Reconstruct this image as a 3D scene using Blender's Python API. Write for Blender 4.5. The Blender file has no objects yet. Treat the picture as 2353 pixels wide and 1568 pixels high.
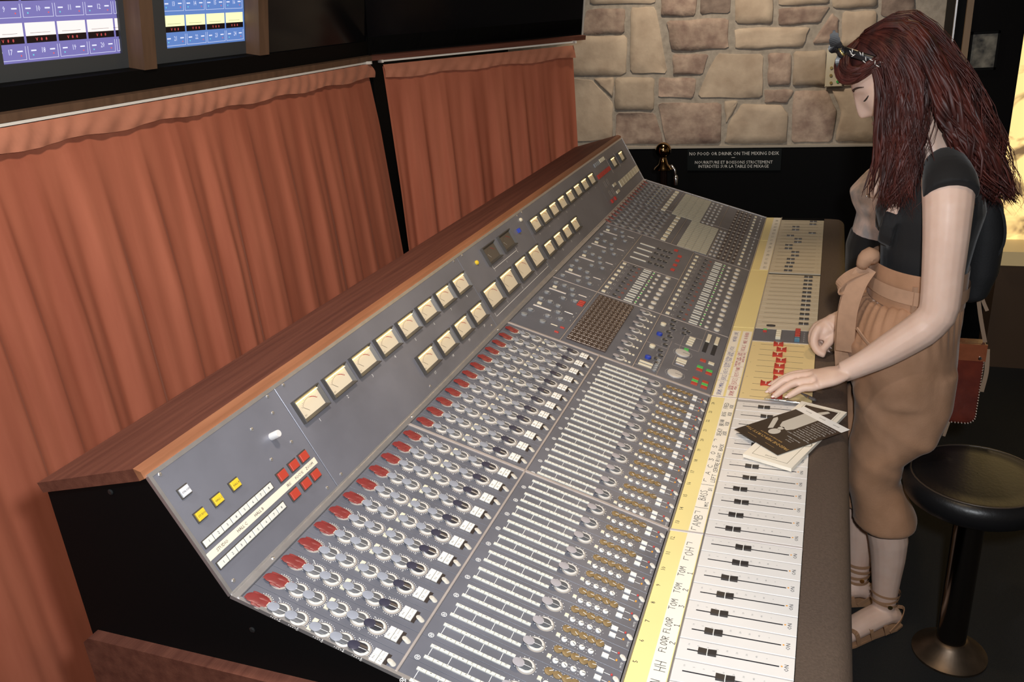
import bpy, bmesh, math, random
from mathutils import Matrix, Vector, Euler, noise
random.seed(7)
scene = bpy.context.scene
col = scene.collection

# ------------------------------------------------------------------ camera, world, lights, exposure
CAM = Vector((-0.7314, 0.0053, 1.6184))
RGT = Vector((0.3384, -0.93857, -0.06758)); DWN = Vector((-0.37094, -0.06705, -0.92623)); FWD = Vector((0.86481, 0.3385, -0.37084))
cam_d = bpy.data.cameras.new('camera'); cam_d.sensor_width = 36.0; cam_d.lens = 1924.484 * 36 / 2353; cam_d.clip_start = 0.02
cam = bpy.data.objects.new('camera', cam_d); col.objects.link(cam)
cam.matrix_world = Matrix(((RGT.x, -DWN.x, -FWD.x, CAM.x), (RGT.y, -DWN.y, -FWD.y, CAM.y), (RGT.z, -DWN.z, -FWD.z, CAM.z), (0, 0, 0, 1)))
scene.camera = cam

world = bpy.data.worlds.new('world'); scene.world = world; world.use_nodes = True
world.node_tree.nodes['Background'].inputs[0].default_value = (0.75, 0.62, 0.5, 1)
world.node_tree.nodes['Background'].inputs[1].default_value = 0.10

def light(name, kind, loc, energy, color, target=None, **kw):
    d = bpy.data.lights.new(name, kind); d.energy = energy; d.color = color
    for k, v in kw.items(): setattr(d, k, v)
    o = bpy.data.objects.new(name, d); col.objects.link(o); o.location = loc
    if target is not None:
        o.rotation_euler = (Vector(target) - Vector(loc)).to_track_quat('-Z', 'Y').to_euler()
    return o
light('camera_flash', 'AREA', CAM + RGT * 0.10 - DWN * 0.09, 25, (0.93, 0.96, 1.0), CAM + FWD * 2 + RGT * .1, size=0.07)
light('ceiling_spot_front', 'SPOT', (-0.75, 1.05, 2.5), 40, (0.95, 0.96, 1.0), (0.55, 0.45, 0.8), spot_size=1.5, spot_blend=.7, shadow_soft_size=.07)
light('ceiling_spot_middle', 'SPOT', (0.55, 0.1, 2.6), 24, (1.0, 0.72, 0.42), (1.6, 0.3, 0.8), spot_size=1.7, spot_blend=.8, shadow_soft_size=.06)
light('ceiling_spot_rear', 'SPOT', (2.6, -0.3, 2.6), 32, (1.0, 0.70, 0.38), (1.5, -0.2, 1.2), spot_size=1.3, spot_blend=.6, shadow_soft_size=.05)
light('ceiling_spot_stone', 'SPOT', (2.7, 0.6, 2.6), 75, (1.0, 0.84, 0.66), (3.8, 0.4, 1.1), spot_size=1.5, spot_blend=.8, shadow_soft_size=.08)
light('ceiling_spot_curtain', 'SPOT', (0.2, 0.3, 2.55), 74, (1.0, 0.84, 0.70), (0.7, 1.66, 0.9), spot_size=2.0, spot_blend=.8, shadow_soft_size=.1)

vs = scene.view_settings
vs.view_transform = 'Standard'; vs.look = 'None'; vs.exposure = 0.0; vs.gamma = 1.0; vs.use_curve_mapping = False

# ------------------------------------------------------------------ materials
MATS = {}
def mat(name, c, rough=.5, metal=0., noise_s=0, noise_a=0., c2=None, bump=0., bump_s=60, stretch=None, emit=0, emit_c=None, spec=.5, sheen=0., sheen_c=None, coat=0., trans=0., randobj=0.):
    if name in MATS: return MATS[name]
    m = bpy.data.materials.new(name); m.use_nodes = True; MATS[name] = m
    nt = m.node_tree; b = nt.nodes['Principled BSDF']
    b.inputs['Base Color'].default_value = (*c, 1); b.inputs['Roughness'].default_value = rough; b.inputs['Metallic'].default_value = metal
    b.inputs['Specular IOR Level'].default_value = spec
    if sheen: b.inputs['Sheen Weight'].default_value = sheen; b.inputs['Sheen Roughness'].default_value = .35
    if sheen_c: b.inputs['Sheen Tint'].default_value = (*sheen_c, 1)
    if coat: b.inputs['Coat Weight'].default_value = coat; b.inputs['Coat Roughness'].default_value = .15
    if trans: b.inputs['Transmission Weight'].default_value = trans
    if emit: b.inputs['Emission Strength'].default_value = emit; b.inputs['Emission Color'].default_value = (*(emit_c or c), 1)
    if noise_s or bump:
        tc = nt.nodes.new('ShaderNodeTexCoord'); mp = nt.nodes.new('ShaderNodeMapping')
        nt.links.new(tc.outputs['Object'], mp.inputs['Vector'])
        if stretch: mp.inputs['Scale'].default_value = stretch
    if noise_s:
        n = nt.nodes.new('ShaderNodeTexNoise'); n.inputs['Scale'].default_value = noise_s; n.inputs['Detail'].default_value = 6
        nt.links.new(mp.outputs['Vector'], n.inputs['Vector'])
        r = nt.nodes.new('ShaderNodeValToRGB'); r.color_ramp.elements[0].position = .32; r.color_ramp.elements[1].position = .68
        a = c2 or tuple(x * (1 - noise_a) for x in c)
        r.color_ramp.elements[0].color = (*a, 1); r.color_ramp.elements[1].color = (*c, 1)
        nt.links.new(n.outputs['Fac'], r.inputs['Fac'])
        out = r.outputs['Color']
        if randobj:
            oi = nt.nodes.new('ShaderNodeObjectInfo'); hs = nt.nodes.new('ShaderNodeHueSaturation'); mr = nt.nodes.new('ShaderNodeMapRange')
            mr.inputs[3].default_value = 1 - randobj; mr.inputs[4].default_value = 1 + randobj
            nt.links.new(oi.outputs['Random'], mr.inputs[0]); nt.links.new(mr.outputs[0], hs.inputs['Value']); nt.links.new(out, hs.inputs['Color']); out = hs.outputs['Color']
        nt.links.new(out, b.inputs['Base Color'])
    if bump:
        n2 = nt.nodes.new('ShaderNodeTexNoise'); n2.inputs['Scale'].default_value = bump_s; n2.inputs['Detail'].default_value = 5
        nt.links.new(mp.outputs['Vector'], n2.inputs['Vector'])
        bp = nt.nodes.new('ShaderNodeBump'); bp.inputs['Strength'].default_value = bump; bp.inputs['Distance'].default_value = .004
        nt.links.new(n2.outputs['Fac'], bp.inputs['Height']); nt.links.new(bp.outputs['Normal'], b.inputs['Normal'])
    return m
M_PANEL = mat('panel_grey', (.165, .172, .205), .42, .25, 9, .22, bump=.05, bump_s=900)
M_METER = mat('panel_meter_grey', (.23, .235, .275), .36, .35, 5, .25, bump=.04, bump_s=900)
M_BLACK = mat('black_paint', (.0025, .0025, .0026), .6, spec=.12)
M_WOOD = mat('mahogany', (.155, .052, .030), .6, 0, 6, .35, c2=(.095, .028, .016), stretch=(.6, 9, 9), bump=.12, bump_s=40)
M_WOODLIT = mat('mahogany_lit', (.33, .14, .068), .5, 0, 6, .3, c2=(.23, .088, .04), stretch=(.6, 9, 9))  # lighter copy of the mahogany, the light on the front face painted in
M_ALU = mat('aluminium', (.66, .64, .63), .35, .8, 40, .12)
M_STRIP = mat('divider_beige', (.40, .35, .32), .5, .1, 30, .15)
M_WHITE = mat('white_plastic', (.80, .78, .72), .35)
M_CREAM = mat('cream_plastic', (.72, .66, .50), .4)
M_RING = mat('ring_white', (.62, .60, .56), .4)
M_SKIRT = mat('clear_skirt', (.34, .31, .28), .35)
M_CAP = mat('cap_bluegrey', (.27, .29, .34), .45)
M_SHAFT = mat('shaft_grey', (.11, .115, .125), .4, .1)
M_CAPD = mat('cap_dark', (.035, .035, .06), .4)
M_RED = mat('red_knob', (.22, .032, .030), .38, 0, 60, .2)
M_REDB = mat('red_button', (.46, .040, .028), .4)
M_BTNRED = mat('red_lamp_button', (.42, .050, .030), .35, emit=.04, emit_c=(.8, .1, .05))
M_BTNYEL = mat('yellow_lamp_button', (.66, .46, .03), .35, emit=.08, emit_c=(.9, .65, .05))
M_GREEN = mat('green_button', (.07, .50, .10), .4)
M_BLUE = mat('blue_button', (.03, .06, .40), .4)
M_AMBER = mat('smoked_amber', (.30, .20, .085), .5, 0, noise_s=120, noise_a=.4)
M_BROWN = mat('brown_button', (.075, .05, .04), .35, coat=.2)
M_LEDR = mat('led_red', (.55, .05, .04), .3); M_LEDO = mat('led_orange', (.75, .33, .05), .3)
M_INK = mat('ink_black', (.02, .02, .025), .7); M_INKB = mat('ink_blue', (.05, .06, .30), .7); M_INKR = mat('ink_red', (.45, .02, .06), .7)
M_PRINT = mat('print_white', (.75, .75, .73), .6); M_PRINTR = mat('print_red', (.5, .2, .16), .6)
M_SCRIB = mat('scribble_yellow', (.90, .76, .33), .3, 0, 4, .06, coat=.3)
M_PAPER = mat('paper_strip', (.86, .80, .68), .7)
M_FADW = mat('fader_plate', (.78, .75, .71), .38, .05, 12, .05)
M_FADB = mat('fader_plate_beige', (.62, .55, .42), .42, 0, 12, .06)
M_FADY = mat('fader_plate_yellow', (.80, .64, .32), .4, 0, 9, .04)
M_FCAP = mat('fader_cap', (.035, .03, .028), .42)
M_LEATHER = mat('armrest_leather', (.10, .068, .050), .62, 0, 240, .25, bump=.25, bump_s=420)
M_BEZEL = mat('meter_bezel', (.075, .068, .06), .4, .2)
M_STEEL = mat('steel', (.7, .7, .7), .2, 1.)

# ------------------------------------------------------------------ mesh helpers
class G:
    def __init__(s): s.v = []; s.f = []; s.m = []
    def add(s, vs, fs, mi=0):
        n = len(s.v); s.v += [tuple(p) for p in vs]; s.f += [tuple(i + n for i in f) for f in fs]; s.m += [mi] * len(fs)
    def box(s, x0, x1, y0, y1, z0, z1, mi=0, T=None):
        c = [Vector((x, y, z)) for z in (z0, z1) for y in (y0, y1) for x in (x0, x1)]
        if T is not None: c = [T @ p for p in c]
        s.add(c, [(0, 2, 3, 1), (4, 5, 7, 6), (0, 1, 5, 4), (1, 3, 7, 5), (3, 2, 6, 7), (2, 0, 4, 6)], mi)
    def bbox(s, x0, x1, y0, y1, z0, z1, b, mi=0, T=None):           # box with its top edges chamfered
        c = [(x0, y0, z0), (x1, y0, z0), (x1, y1, z0), (x0, y1, z0), (x0, y0, z1 - b), (x1, y0, z1 - b), (x1, y1, z1 - b), (x0, y1, z1 - b),
             (x0 + b, y0 + b, z1), (x1 - b, y0 + b, z1), (x1 - b, y1 - b, z1), (x0 + b, y1 - b, z1)]
        c = [Vector(p) for p in c]
        if T is not None: c = [T @ p for p in c]
        fs = [(8, 9, 10, 11), (3, 2, 1, 0)]
        for k in (0, 4):
            for i in range(4): fs.append((k + i, k + (i + 1) % 4, k + 4 + (i + 1) % 4, k + 4 + i))
        s.add(c, fs, mi)
    def lathe(s, prof, n=20, mi=0, T=None, cap=True, flute=0):
        vs = []
        for j, (r, z) in enumerate(prof):
            for i in range(n):
                a = 2 * math.pi * i / n; rr = r * (1 - (flute if i % 2 else 0))
                p = Vector((rr * math.cos(a), rr * math.sin(a), z)); vs.append(T @ p if T is not None else p)
        fs = []
        for j in range(len(prof) - 1):
            for i in range(n):
                k = (i + 1) % n; fs.append((j * n + i, j * n + k, (j + 1) * n + k, (j + 1) * n + i))
        if cap:
            fs.append(tuple((len(prof) - 1) * n + i for i in range(n)))
        s.add(vs, fs, mi)
    def prism(s, poly, x0, x1, mi=0):                               # polygon in YZ extruded along X
        n = len(poly); vs = [(x0, y, z) for y, z in poly] + [(x1, y, z) for y, z in poly]
        fs = [tuple(range(n))[::-1], tuple(range(n, 2 * n))] + [(i, (i + 1) % n, n + (i + 1) % n, n + i) for i in range(n)]
        s.add(vs, fs, mi)
    def tube(s, pts, r, n=8, mi=0, flat=1., up=None, caps=True):
        pts = [Vector(p) for p in pts]; N = len(pts); rr = r if isinstance(r, (list, tuple)) else [r] * N
        vs = []; prev = Vector(up) if up is not None else None
        for i, p in enumerate(pts):
            t = (pts[min(i + 1, N - 1)] - pts[max(i - 1, 0)])
            t = t.normalized() if t.length > 1e-9 else Vector((0, 0, 1))
            if prev is None: prev = Vector((0, 0, 1)) if abs(t.z) < .9 else Vector((1, 0, 0))
            b = t.cross(prev); b = b.normalized() if b.length > 1e-6 else t.orthogonal().normalized()
            nn = b.cross(t).normalized(); prev = nn
            for k in range(n):
                a = 2 * math.pi * k / n; vs.append(p + (b * math.cos(a) + nn * math.sin(a) * flat) * rr[i])
        fs = [(i * n + k, i * n + (k + 1) % n, (i + 1) * n + (k + 1) % n, (i + 1) * n + k) for i in range(N - 1) for k in range(n)]
        if caps: fs += [tuple(range(n))[::-1], tuple((N - 1) * n + k for k in range(n))]
        s.add(vs, fs, mi)
    def grid(s, fn, nu, nv, mi=0, wrap=False):
        vs = [fn(i / (nu if wrap else nu - 1), j / (nv - 1)) for j in range(nv) for i in range(nu)]
        fs = []
        for j in range(nv - 1):
            for i in range(nu if wrap else nu - 1):
                k = (i + 1) % nu; fs.append((j * nu + i, j * nu + k, (j + 1) * nu + k, (j + 1) * nu + i))
        s.add(vs, fs, mi)
    def mesh(s, name, mats, smooth=False, T=None):
        me = bpy.data.meshes.new(name)
        me.from_pydata(s.v if T is None else [T @ Vector(p) for p in s.v], [], s.f)
        for m in (mats if isinstance(mats, (list, tuple)) else [mats]): me.materials.append(m)
        if any(s.m): me.polygons.foreach_set('material_index', s.m)
        if smooth: me.polygons.foreach_set('use_smooth', [True] * len(me.polygons))
        me.update()
        return me
def link(name, me, parent=None, T=None):
    o = bpy.data.objects.new(name, me); col.objects.link(o)
    if parent is not None:
        o.parent = parent
        if parent.type == 'EMPTY' and parent.parent is None: o.matrix_parent_inverse = Matrix.Translation(parent.location).inverted()
    if T is not None: o.matrix_basis = T
    return o
def add(name, g, mats, parent=None, T=None, smooth=False, autos=False):
    me = g.mesh(name, mats, smooth or autos)
    if autos: me.set_sharp_from_angle(angle=math.radians(38))
    return link(name, me, parent, T)
def tag(o, label=None, cat=None, group=None, kind=None):
    if label: o['label'] = label
    if cat: o['category'] = cat
    if group: o['group'] = group
    if kind: o['kind'] = kind
    return o
def thing(name, loc, label, cat, group=None):
    e = bpy.data.objects.new(name, None); col.objects.link(e); e.location = loc; e.empty_display_size = .1
    return tag(e, label, cat, group)
def struct(o): o['kind'] = 'structure'; return o
def autosharp(me, deg=40): me.set_sharp_from_angle(angle=math.radians(deg)); return me

# text: printed lettering from the built-in font, handwriting from a stroke font
_tc = {}
def text_verts(sx):
    if sx in _tc: return _tc[sx]
    cu = bpy.data.curves.new('t', 'FONT'); cu.body = sx; cu.align_x = 'CENTER'; cu.align_y = 'CENTER'; cu.resolution_u = 1; cu.size = 1.0
    ob = bpy.data.objects.new('t', cu); me = bpy.data.meshes.new_from_object(ob)
    r = ([v.co.copy() for v in me.vertices], [tuple(p.vertices) for p in me.polygons])
    bpy.data.objects.remove(ob); bpy.data.curves.remove(cu); bpy.data.meshes.remove(me)
    _tc[sx] = r; return r
def text(g, sx, T, size, mi=0, wide=1., shear=0.):
    vs, fs = text_verts(sx)
    g.add([T @ Vector((v.x * size * wide + v.y * size * shear, v.y * size, 0)) for v in vs], fs, mi)
STROKE = {'A': '0,0 .5,1 1,0|.2,.4 .8,.4', 'B': '0,0 0,1 .7,.95 .8,.75 .1,.55 .9,.4 .9,.1 0,0', 'C': '.9,.85 .5,1 .1,.7 .1,.3 .4,0 .9,.1', 'D': '0,0 0,1 .6,.9 .9,.5 .6,.1 0,0',
 'E': '.9,1 0,1 0,0 .9,0|0,.5 .7,.5', 'F': '.9,1 0,1 0,0|0,.55 .7,.55', 'G': '.9,.85 .5,1 .1,.6 .2,.1 .8,.05 .85,.45 .5,.45', 'H': '0,1 .05,0|.85,1 .8,0|.05,.5 .85,.45', 'I': '.4,1 .4,0', 'K': '0,1 0,0|.8,1 .05,.5 .85,0',
 'L': '.05,1 0,0 .8,.02', 'M': '0,0 .1,1 .5,.4 .9,1 1,0', 'N': '0,0 .05,1 .8,0 .85,1', 'O': '.5,1 .1,.7 .1,.3 .45,0 .85,.3 .85,.7 .5,1', 'P': '0,0 0,1 .8,.9 .75,.55 0,.5', 'R': '0,0 0,1 .8,.9 .7,.55 .05,.5 .85,0', 'S': '.85,.9 .4,1 .1,.75 .8,.35 .6,.02 .05,.1',
 'T': '0,1 1,1|.5,1 .45,0', 'U': '0,1 .05,.2 .4,0 .8,.2 .85,1', 'V': '0,1 .45,0 .9,1', 'W': '0,1 .25,0 .5,.7 .75,0 1,1', 'X': '0,1 .85,0|.85,1 0,0', 'Y': '0,1 .4,.5 .85,1|.4,.5 .3,0', '0': '.5,1 .1,.7 .1,.3 .45,0 .85,.3 .85,.7 .5,1',
 '1': '.1,.8 .4,1 .4,0|.1,0 .75,0', '2': '.05,.8 .4,1 .8,.8 .05,0 .85,0', '3': '.05,.95 .7,.95 .35,.6 .8,.35 .5,0 .05,.1', '[': '.9,1 .1,1 .1,.4', ']': '.1,1 .9,1 .9,.4', '|': '.4,1.2 .4,-.2', '+': '.1,.5 .8,.5|.45,.85 .45,.15', "'": '.4,1 .3,.75', '/': '.8,1 .1,0', '-': '.1,.5 .8,.5'}
def ribbon(g, pts, w, mi=0):
    for a, b in zip(pts, pts[1:]):
        d = (b - a)
        if d.length < 1e-7: continue
        d.normalize(); n = Vector((-d.y, d.x, 0)) * w * .5; e = d * w * .3
        g.add([a - n - e, b - n + e, b + n + e, a + n - e], [(0, 1, 2, 3)], mi)
def hand(g, sx, x, y, z, size, adv, w, mi=0, slant=.12, ang=0., jit=.08):
    T = Matrix.Translation((x, y, z)) @ Matrix.Rotation(ang, 4, 'Z')
    h = Matrix.Rotation(ang, 3, 'Z')
    for i, ch in enumerate(sx):
        if ch == ' ' or ch not in STROKE: continue
        dy = random.uniform(-jit, jit) * size
        for st in STROKE[ch].split('|'):
            pts = []
            for q in st.split():
                a, b = map(float, q.split(','))
                lx = i * adv + (a + slant * b) * adv * .8; ly = b * size + dy
                v = h @ Vector((lx, ly, 0)); pts.append(Vector((x + v.x, y + v.y, z)))
            ribbon(g, pts, w, mi)
# ------------------------------------------------------------------ the room
M_CARPET = mat('carpet', (.010, .0105, .011), .95, 0, 300, .5, bump=.4, bump_s=500)
g = G(); g.box(-3, 4.4, -3.2, 2.1, -.05, 0); struct(add('floor', g, M_CARPET))
g = G(); g.box(-3, 4.4, -3.2, 2.1, 2.75, 2.80); struct(add('ceiling', g, mat('ceiling_dark', (.03, .028, .026), .9)))
STONES = [[(1.231,1.574),(1.026,1.568),(1.035,1.448),(1.254,1.456)],[(1.207,1.718),(0.872,1.694),(0.873,1.581),(1.212,1.599)],[(0.997,1.569),(0.873,1.565),(0.809,1.24),(1.006,1.248)],[(1.247,1.446),(1.021,1.437),(1.028,1.241),(1.433,1.254),(1.425,1.392)],[(1.433,1.243),(1.217,1.224),(1.102,1.102),(1.111,0.912),(1.452,0.887)],[(1.205,1.231),(1.095,1.23),(1.102,1.127)],[(1.088,1.23),(0.878,1.222),(0.882,1.057),(1.092,1.062)],[(1.084,1.047),(0.875,1.039),(0.831,0.879),(1.088,0.882)],[(0.86,1.095),(0.536,1.086),(0.531,0.882),(0.816,0.879)],[(0.856,1.221),(0.664,1.21),(0.677,1.114),(0.857,1.123)],[(0.781,1.334),(0.603,1.326),(0.633,1.229),(0.781,1.235)],[(0.562,1.324),(0.336,1.313),(0.331,1.104),(0.659,1.117)],[(0.817,1.496),(0.509,1.49),(0.505,1.347),(0.788,1.351)],[(0.838,1.685),(0.663,1.672),(0.671,1.51),(0.845,1.524)],[(0.65,1.671),(0.503,1.66),(0.503,1.512),(0.648,1.518)],[(0.484,1.659),(0.306,1.646),(0.3,1.453),(0.478,1.466)],[(0.477,1.44),(0.123,1.427),(0.156,1.337),(0.474,1.346)],[(0.274,1.52),(0.041,1.515),(0.08,1.446),(0.27,1.442)],[(0.027,1.486),(-0.003,1.454),(-0.001,1.348),(0.112,1.351)],[(0.28,1.644),(0.049,1.628),(0.048,1.528),(0.275,1.533)],[(0.314,1.315),(0.206,1.31),(0.204,1.163),(0.307,1.164)],[(0.193,1.319),(0.044,1.319),(0.036,1.151),(0.188,1.156)],[(0.323,1.144),(0.183,1.136),(0.213,1.073),(0.32,1.08)],[(0.518,1.092),(0.456,1.091),(0.459,1.063),(0.509,0.981)],[(0.435,1.076),(0.246,1.068),(0.204,1.022),(0.203,0.878),(0.513,0.882),(0.498,0.974)],[(0.183,1.129),(0.028,1.131),(-0.024,1.03),(-0.008,0.882),(0.179,0.878)],[(0.006,1.133),(-0.13,1.132),(-0.232,0.883),(-0.028,0.882),(-0.043,1.03)],[(-0.019,1.49),(-0.167,1.481),(-0.181,1.327),(-0.021,1.334)],[(0.037,1.627),(-0.156,1.613),(-0.166,1.499),(0.028,1.505)],[(-0.028,1.322),(-0.182,1.314),(-0.196,1.146),(-0.041,1.148)],[(-0.174,1.611),(-0.314,1.601),(-0.33,1.447),(-0.188,1.455)],[(-0.189,1.437),(-0.332,1.428),(-0.348,1.263),(-0.204,1.269)],[(-0.206,1.25),(-0.35,1.244),(-0.366,1.086),(-0.215,1.142)],[(-0.221,1.077),(-0.368,1.067),(-0.386,0.884),(-0.238,0.886)]]
# far wall of rubble stone
M_MORTAR = mat('mortar', (.47, .42, .355), .9, 0, 40, .25, bump=.3, bump_s=120)
g = G(); g.box(3.806, 4.0, -.60, 2.1, .862, 2.75); wall = struct(add('wall_far', g, M_MORTAR))
M_ST = [mat('stone_beige', (.66, .54, .41), .85, 0, 11, .3, c2=(.50, .39, .29), bump=.5, bump_s=30, randobj=.12), mat('stone_pinkish', (.56, .43, .34), .9, 0, 17, .3, c2=(.31, .215, .175), bump=.8, bump_s=38, randobj=.15), mat('stone_dark_or_shaded', (.36, .28, .23), .9, 0, 18, .3, c2=(.20, .15, .125), bump=.9, bump_s=36, randobj=.12)]
KIND = {0: 1, 7: 1, 8: 1, 9: 1, 10: 1, 12: 1, 13: 1, 14: 2, 17: 1, 18: 1, 20: 1, 22: 1, 25: 1, 30: 2, 31: 2, 32: 2, 33: 2}  # right-end stones use the dark tone for shade painted into their colour
rs = random.Random(3)
ROWS2 = []
z = 1.60
while z < 2.6:
    h = rs.uniform(.14, .22); y = 1.9
    z0 = max(z, 1.60)
    while y > -.5:
        w = rs.uniform(.2, .42); ROWS2.append([(y, z0 + h - .02), (y - w + .02, z0 + h - .02), (y - w + .02, z0 + .12), (y, z0 + .12)]); y -= w
    z += h
for i, poly in enumerate(STONES + ROWS2):
    n = len(poly); c = Vector((0, sum(p[0] for p in poly) / n, sum(p[1] for p in poly) / n))
    pts = []
    for k in range(n):                                              # soften outline: a few extra points per edge
        a, b = Vector((0, *poly[k])), Vector((0, *poly[(k + 1) % n]))
        for t in (0.06, .35, .65, .94):
            q = a.lerp(b, t); j = .004 if t in (.35, .65) else .002
            pts.append(q + Vector((0, rs.uniform(-j, j), rs.uniform(-j, j))))
    g = G(); N = len(pts); pr = rs.uniform(.007, .012); ty, tz = rs.uniform(-.02, .02), rs.uniform(-.02, .02)
    R0 = [(3.807, p.y, p.z) for p in pts]; R1 = [(3.800, p.y, p.z) for p in pts]
    def ins(f, d): return [(3.806 - d - (ty * (p.y - c.y) + tz * (p.z - c.z)) + rs.uniform(-.002, .002), c.y + (p.y - c.y) * f, c.z + (p.z - c.z) * f) for p in pts]
    R2 = ins(.986, pr * .85); R3 = ins(.62, pr); cv = [(3.806 - pr * 1.05, c.y, c.z)]
    fs = []
    for r in range(3): fs += [(r * N + k, r * N + (k + 1) % N, (r + 1) * N + (k + 1) % N, (r + 1) * N + k) for k in range(N)]
    fs += [(3 * N + k, 3 * N + (k + 1) % N, 4 * N) for k in range(N)]
    g.add(R0 + R1 + R2 + R3 + cv, fs)
    add('stone', g, M_ST[KIND.get(i, 0) if i < len(STONES) else rs.choice((0, 1, 1))], wall, smooth=True)
g = G(); g.box(3.79, 4.0, -.60, 2.1, 0, .858); dado = struct(add('wall_dado', g, mat('dado_black', (.0025, .0025, .0028), .6, spec=.1)))
g = G(); g.box(3.785, 4.0, -.60, 2.1, .858, .868); struct(add('trim_1', g, mat('ledge_stone', (.42, .38, .32), .8)))
TW = Matrix(((0, 0, -1, 0), (-1, 0, 0, 0), (0, 1, 0, 0), (0, 0, 0, 1)))            # writing on a surface facing -X
def onwall(x, y, z): return Matrix.Translation((x, y, z)) @ TW
sign = thing('notice_sign', (3.786, .462, .745), 'black notice sign with white capital lettering on the dark panel under the stone wall', 'sign')
g = G(); g.box(3.782, 3.7895, .225, .70, .742, .853); add('board', g, mat('sign_black', (.004, .006, .006), .5, spec=.2), sign)
g = G(); text(g, 'NO FOOD OR DRINK ON THE MIXING DESK', onwall(3.7815, .464, .829), .0245, wide=.92); text(g, 'NOURRITURE ET BOISSONS STRICTEMENT', onwall(3.7815, .464, .784), .0225, wide=.92); text(g, 'INTERDITES SUR LA TABLE DE MIXAGE', onwall(3.7815, .464, .763), .0225, wide=.92)
g.box(3.7813, 3.7817, .455, .473, .808, .810); add('lettering', g, M_PRINT, sign)
outl = thing('switch_plate', (3.79, .01, 1.15), 'cream wall plate with round sockets on the stone wall behind the woman', 'wall plate')
g = G(); g.bbox(-.04, .04, -.09, .09, 0, .012, .004); add('plate', g, M_CREAM, outl, onwall(3.79, .0, 1.237))
for i, (dy, dz) in enumerate(((-.015, .03), (.015, .0), (-.015, -.03), (.015, -.035), (-.018, -.065), (.012, -.07))):
    g = G(); g.lathe([(.007, 0), (.007, .004), (.003, .004)], 12); add('socket', g, [M_GREEN, mat('socket_brass', (.5, .38, .15), .4, .7)][i % 2], outl, onwall(3.778, dy, 1.237 + dz))

# window wall: canted window frame above two curtains
g = G(); g.box(-3, 2.30, 1.74, 1.80, 0, 1.455); struct(add('wall_left', g, M_BLACK)); g = G(); g.box(-3, 2.30, 2.02, 2.06, 1.455, 2.75); struct(add('wall_left_upper', g, M_BLACK)); g = G(); g.box(2.24, 3.75, 1.66, 1.70, 0, 2.75); struct(add('wall_corner', g, M_BLACK))
CANT = math.radians(10)
def wframe(A, u):
    ex = Vector((*u, 0)).normalized(); nh = Vector((ex.y, -ex.x, 0)); ey = nh * math.sin(CANT) + Vector((0, 0, math.cos(CANT))); ez = ex.cross(ey)
    return Matrix(((ex.x, ey.x, ez.x, A[0]), (ex.y, ey.y, ez.y, A[1]), (ex.z, ey.z, ez.z, A[2]), (0, 0, 0, 1)))
W1F = wframe((0, 1.665, 1.487), (1, 0)); W2F = wframe((2.24, 1.665, 1.487), (.771, -.637))
M_POST = mat('window_wood', (.15, .085, .05), .55, 0, 8, .3, stretch=(6, .7, 6))
win = struct(thing('window_1', (1.0, 1.665, 1.48), None, None))
def wbox(name, F, x0, x1, y0, y1, z0, z1, m, par): g = G(); g.box(x0, x1, y0, y1, z0, z1); return add(name, g, m, par, F)
wbox('bottom_rail', W1F, -2.6, 2.24, -.006, .044, -.20, -.004, M_BLACK, win); wbox('bottom_rail', W2F, 0, .985, -.006, .06, -.06, -.004, M_BLACK, win)
for a, b in ((.50, .548), (1.055, 1.101), (1.545, 1.594)): wbox('mullion', W1F, a, b, .044, .9, -.045, .004, M_POST, win)
wbox('back_panel', W1F, -2.6, 2.24, -.006, .9, -.26, -.24, M_BLACK, win)
M_DGLASS = mat('dark_glass', (.004, .004, .005), .12, spec=.25)
wbox('pane', W1F, 1.594, 2.24, .044, .9, -.03, -.012, M_DGLASS, win); wbox('pane', W2F, 0, .985, .0, .9, -.03, -.004, M_DGLASS, win)
wbox('end_frame', W2F, .985, .993, -.02, .9, -.03, .0, mat('pale_edge', (.5, .48, .44), .6), win)
for nm, F, x0, x1 in (('trim_2', W1F, -2.6, 2.24), ('trim_3', W2F, -.02, .995)):
    g = G(); g.box(x0, x1, -.024, -.006, -.09, .016); struct(add(nm, g, M_WOOD if nm == 'trim_3' else M_POST, None, F))
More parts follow.
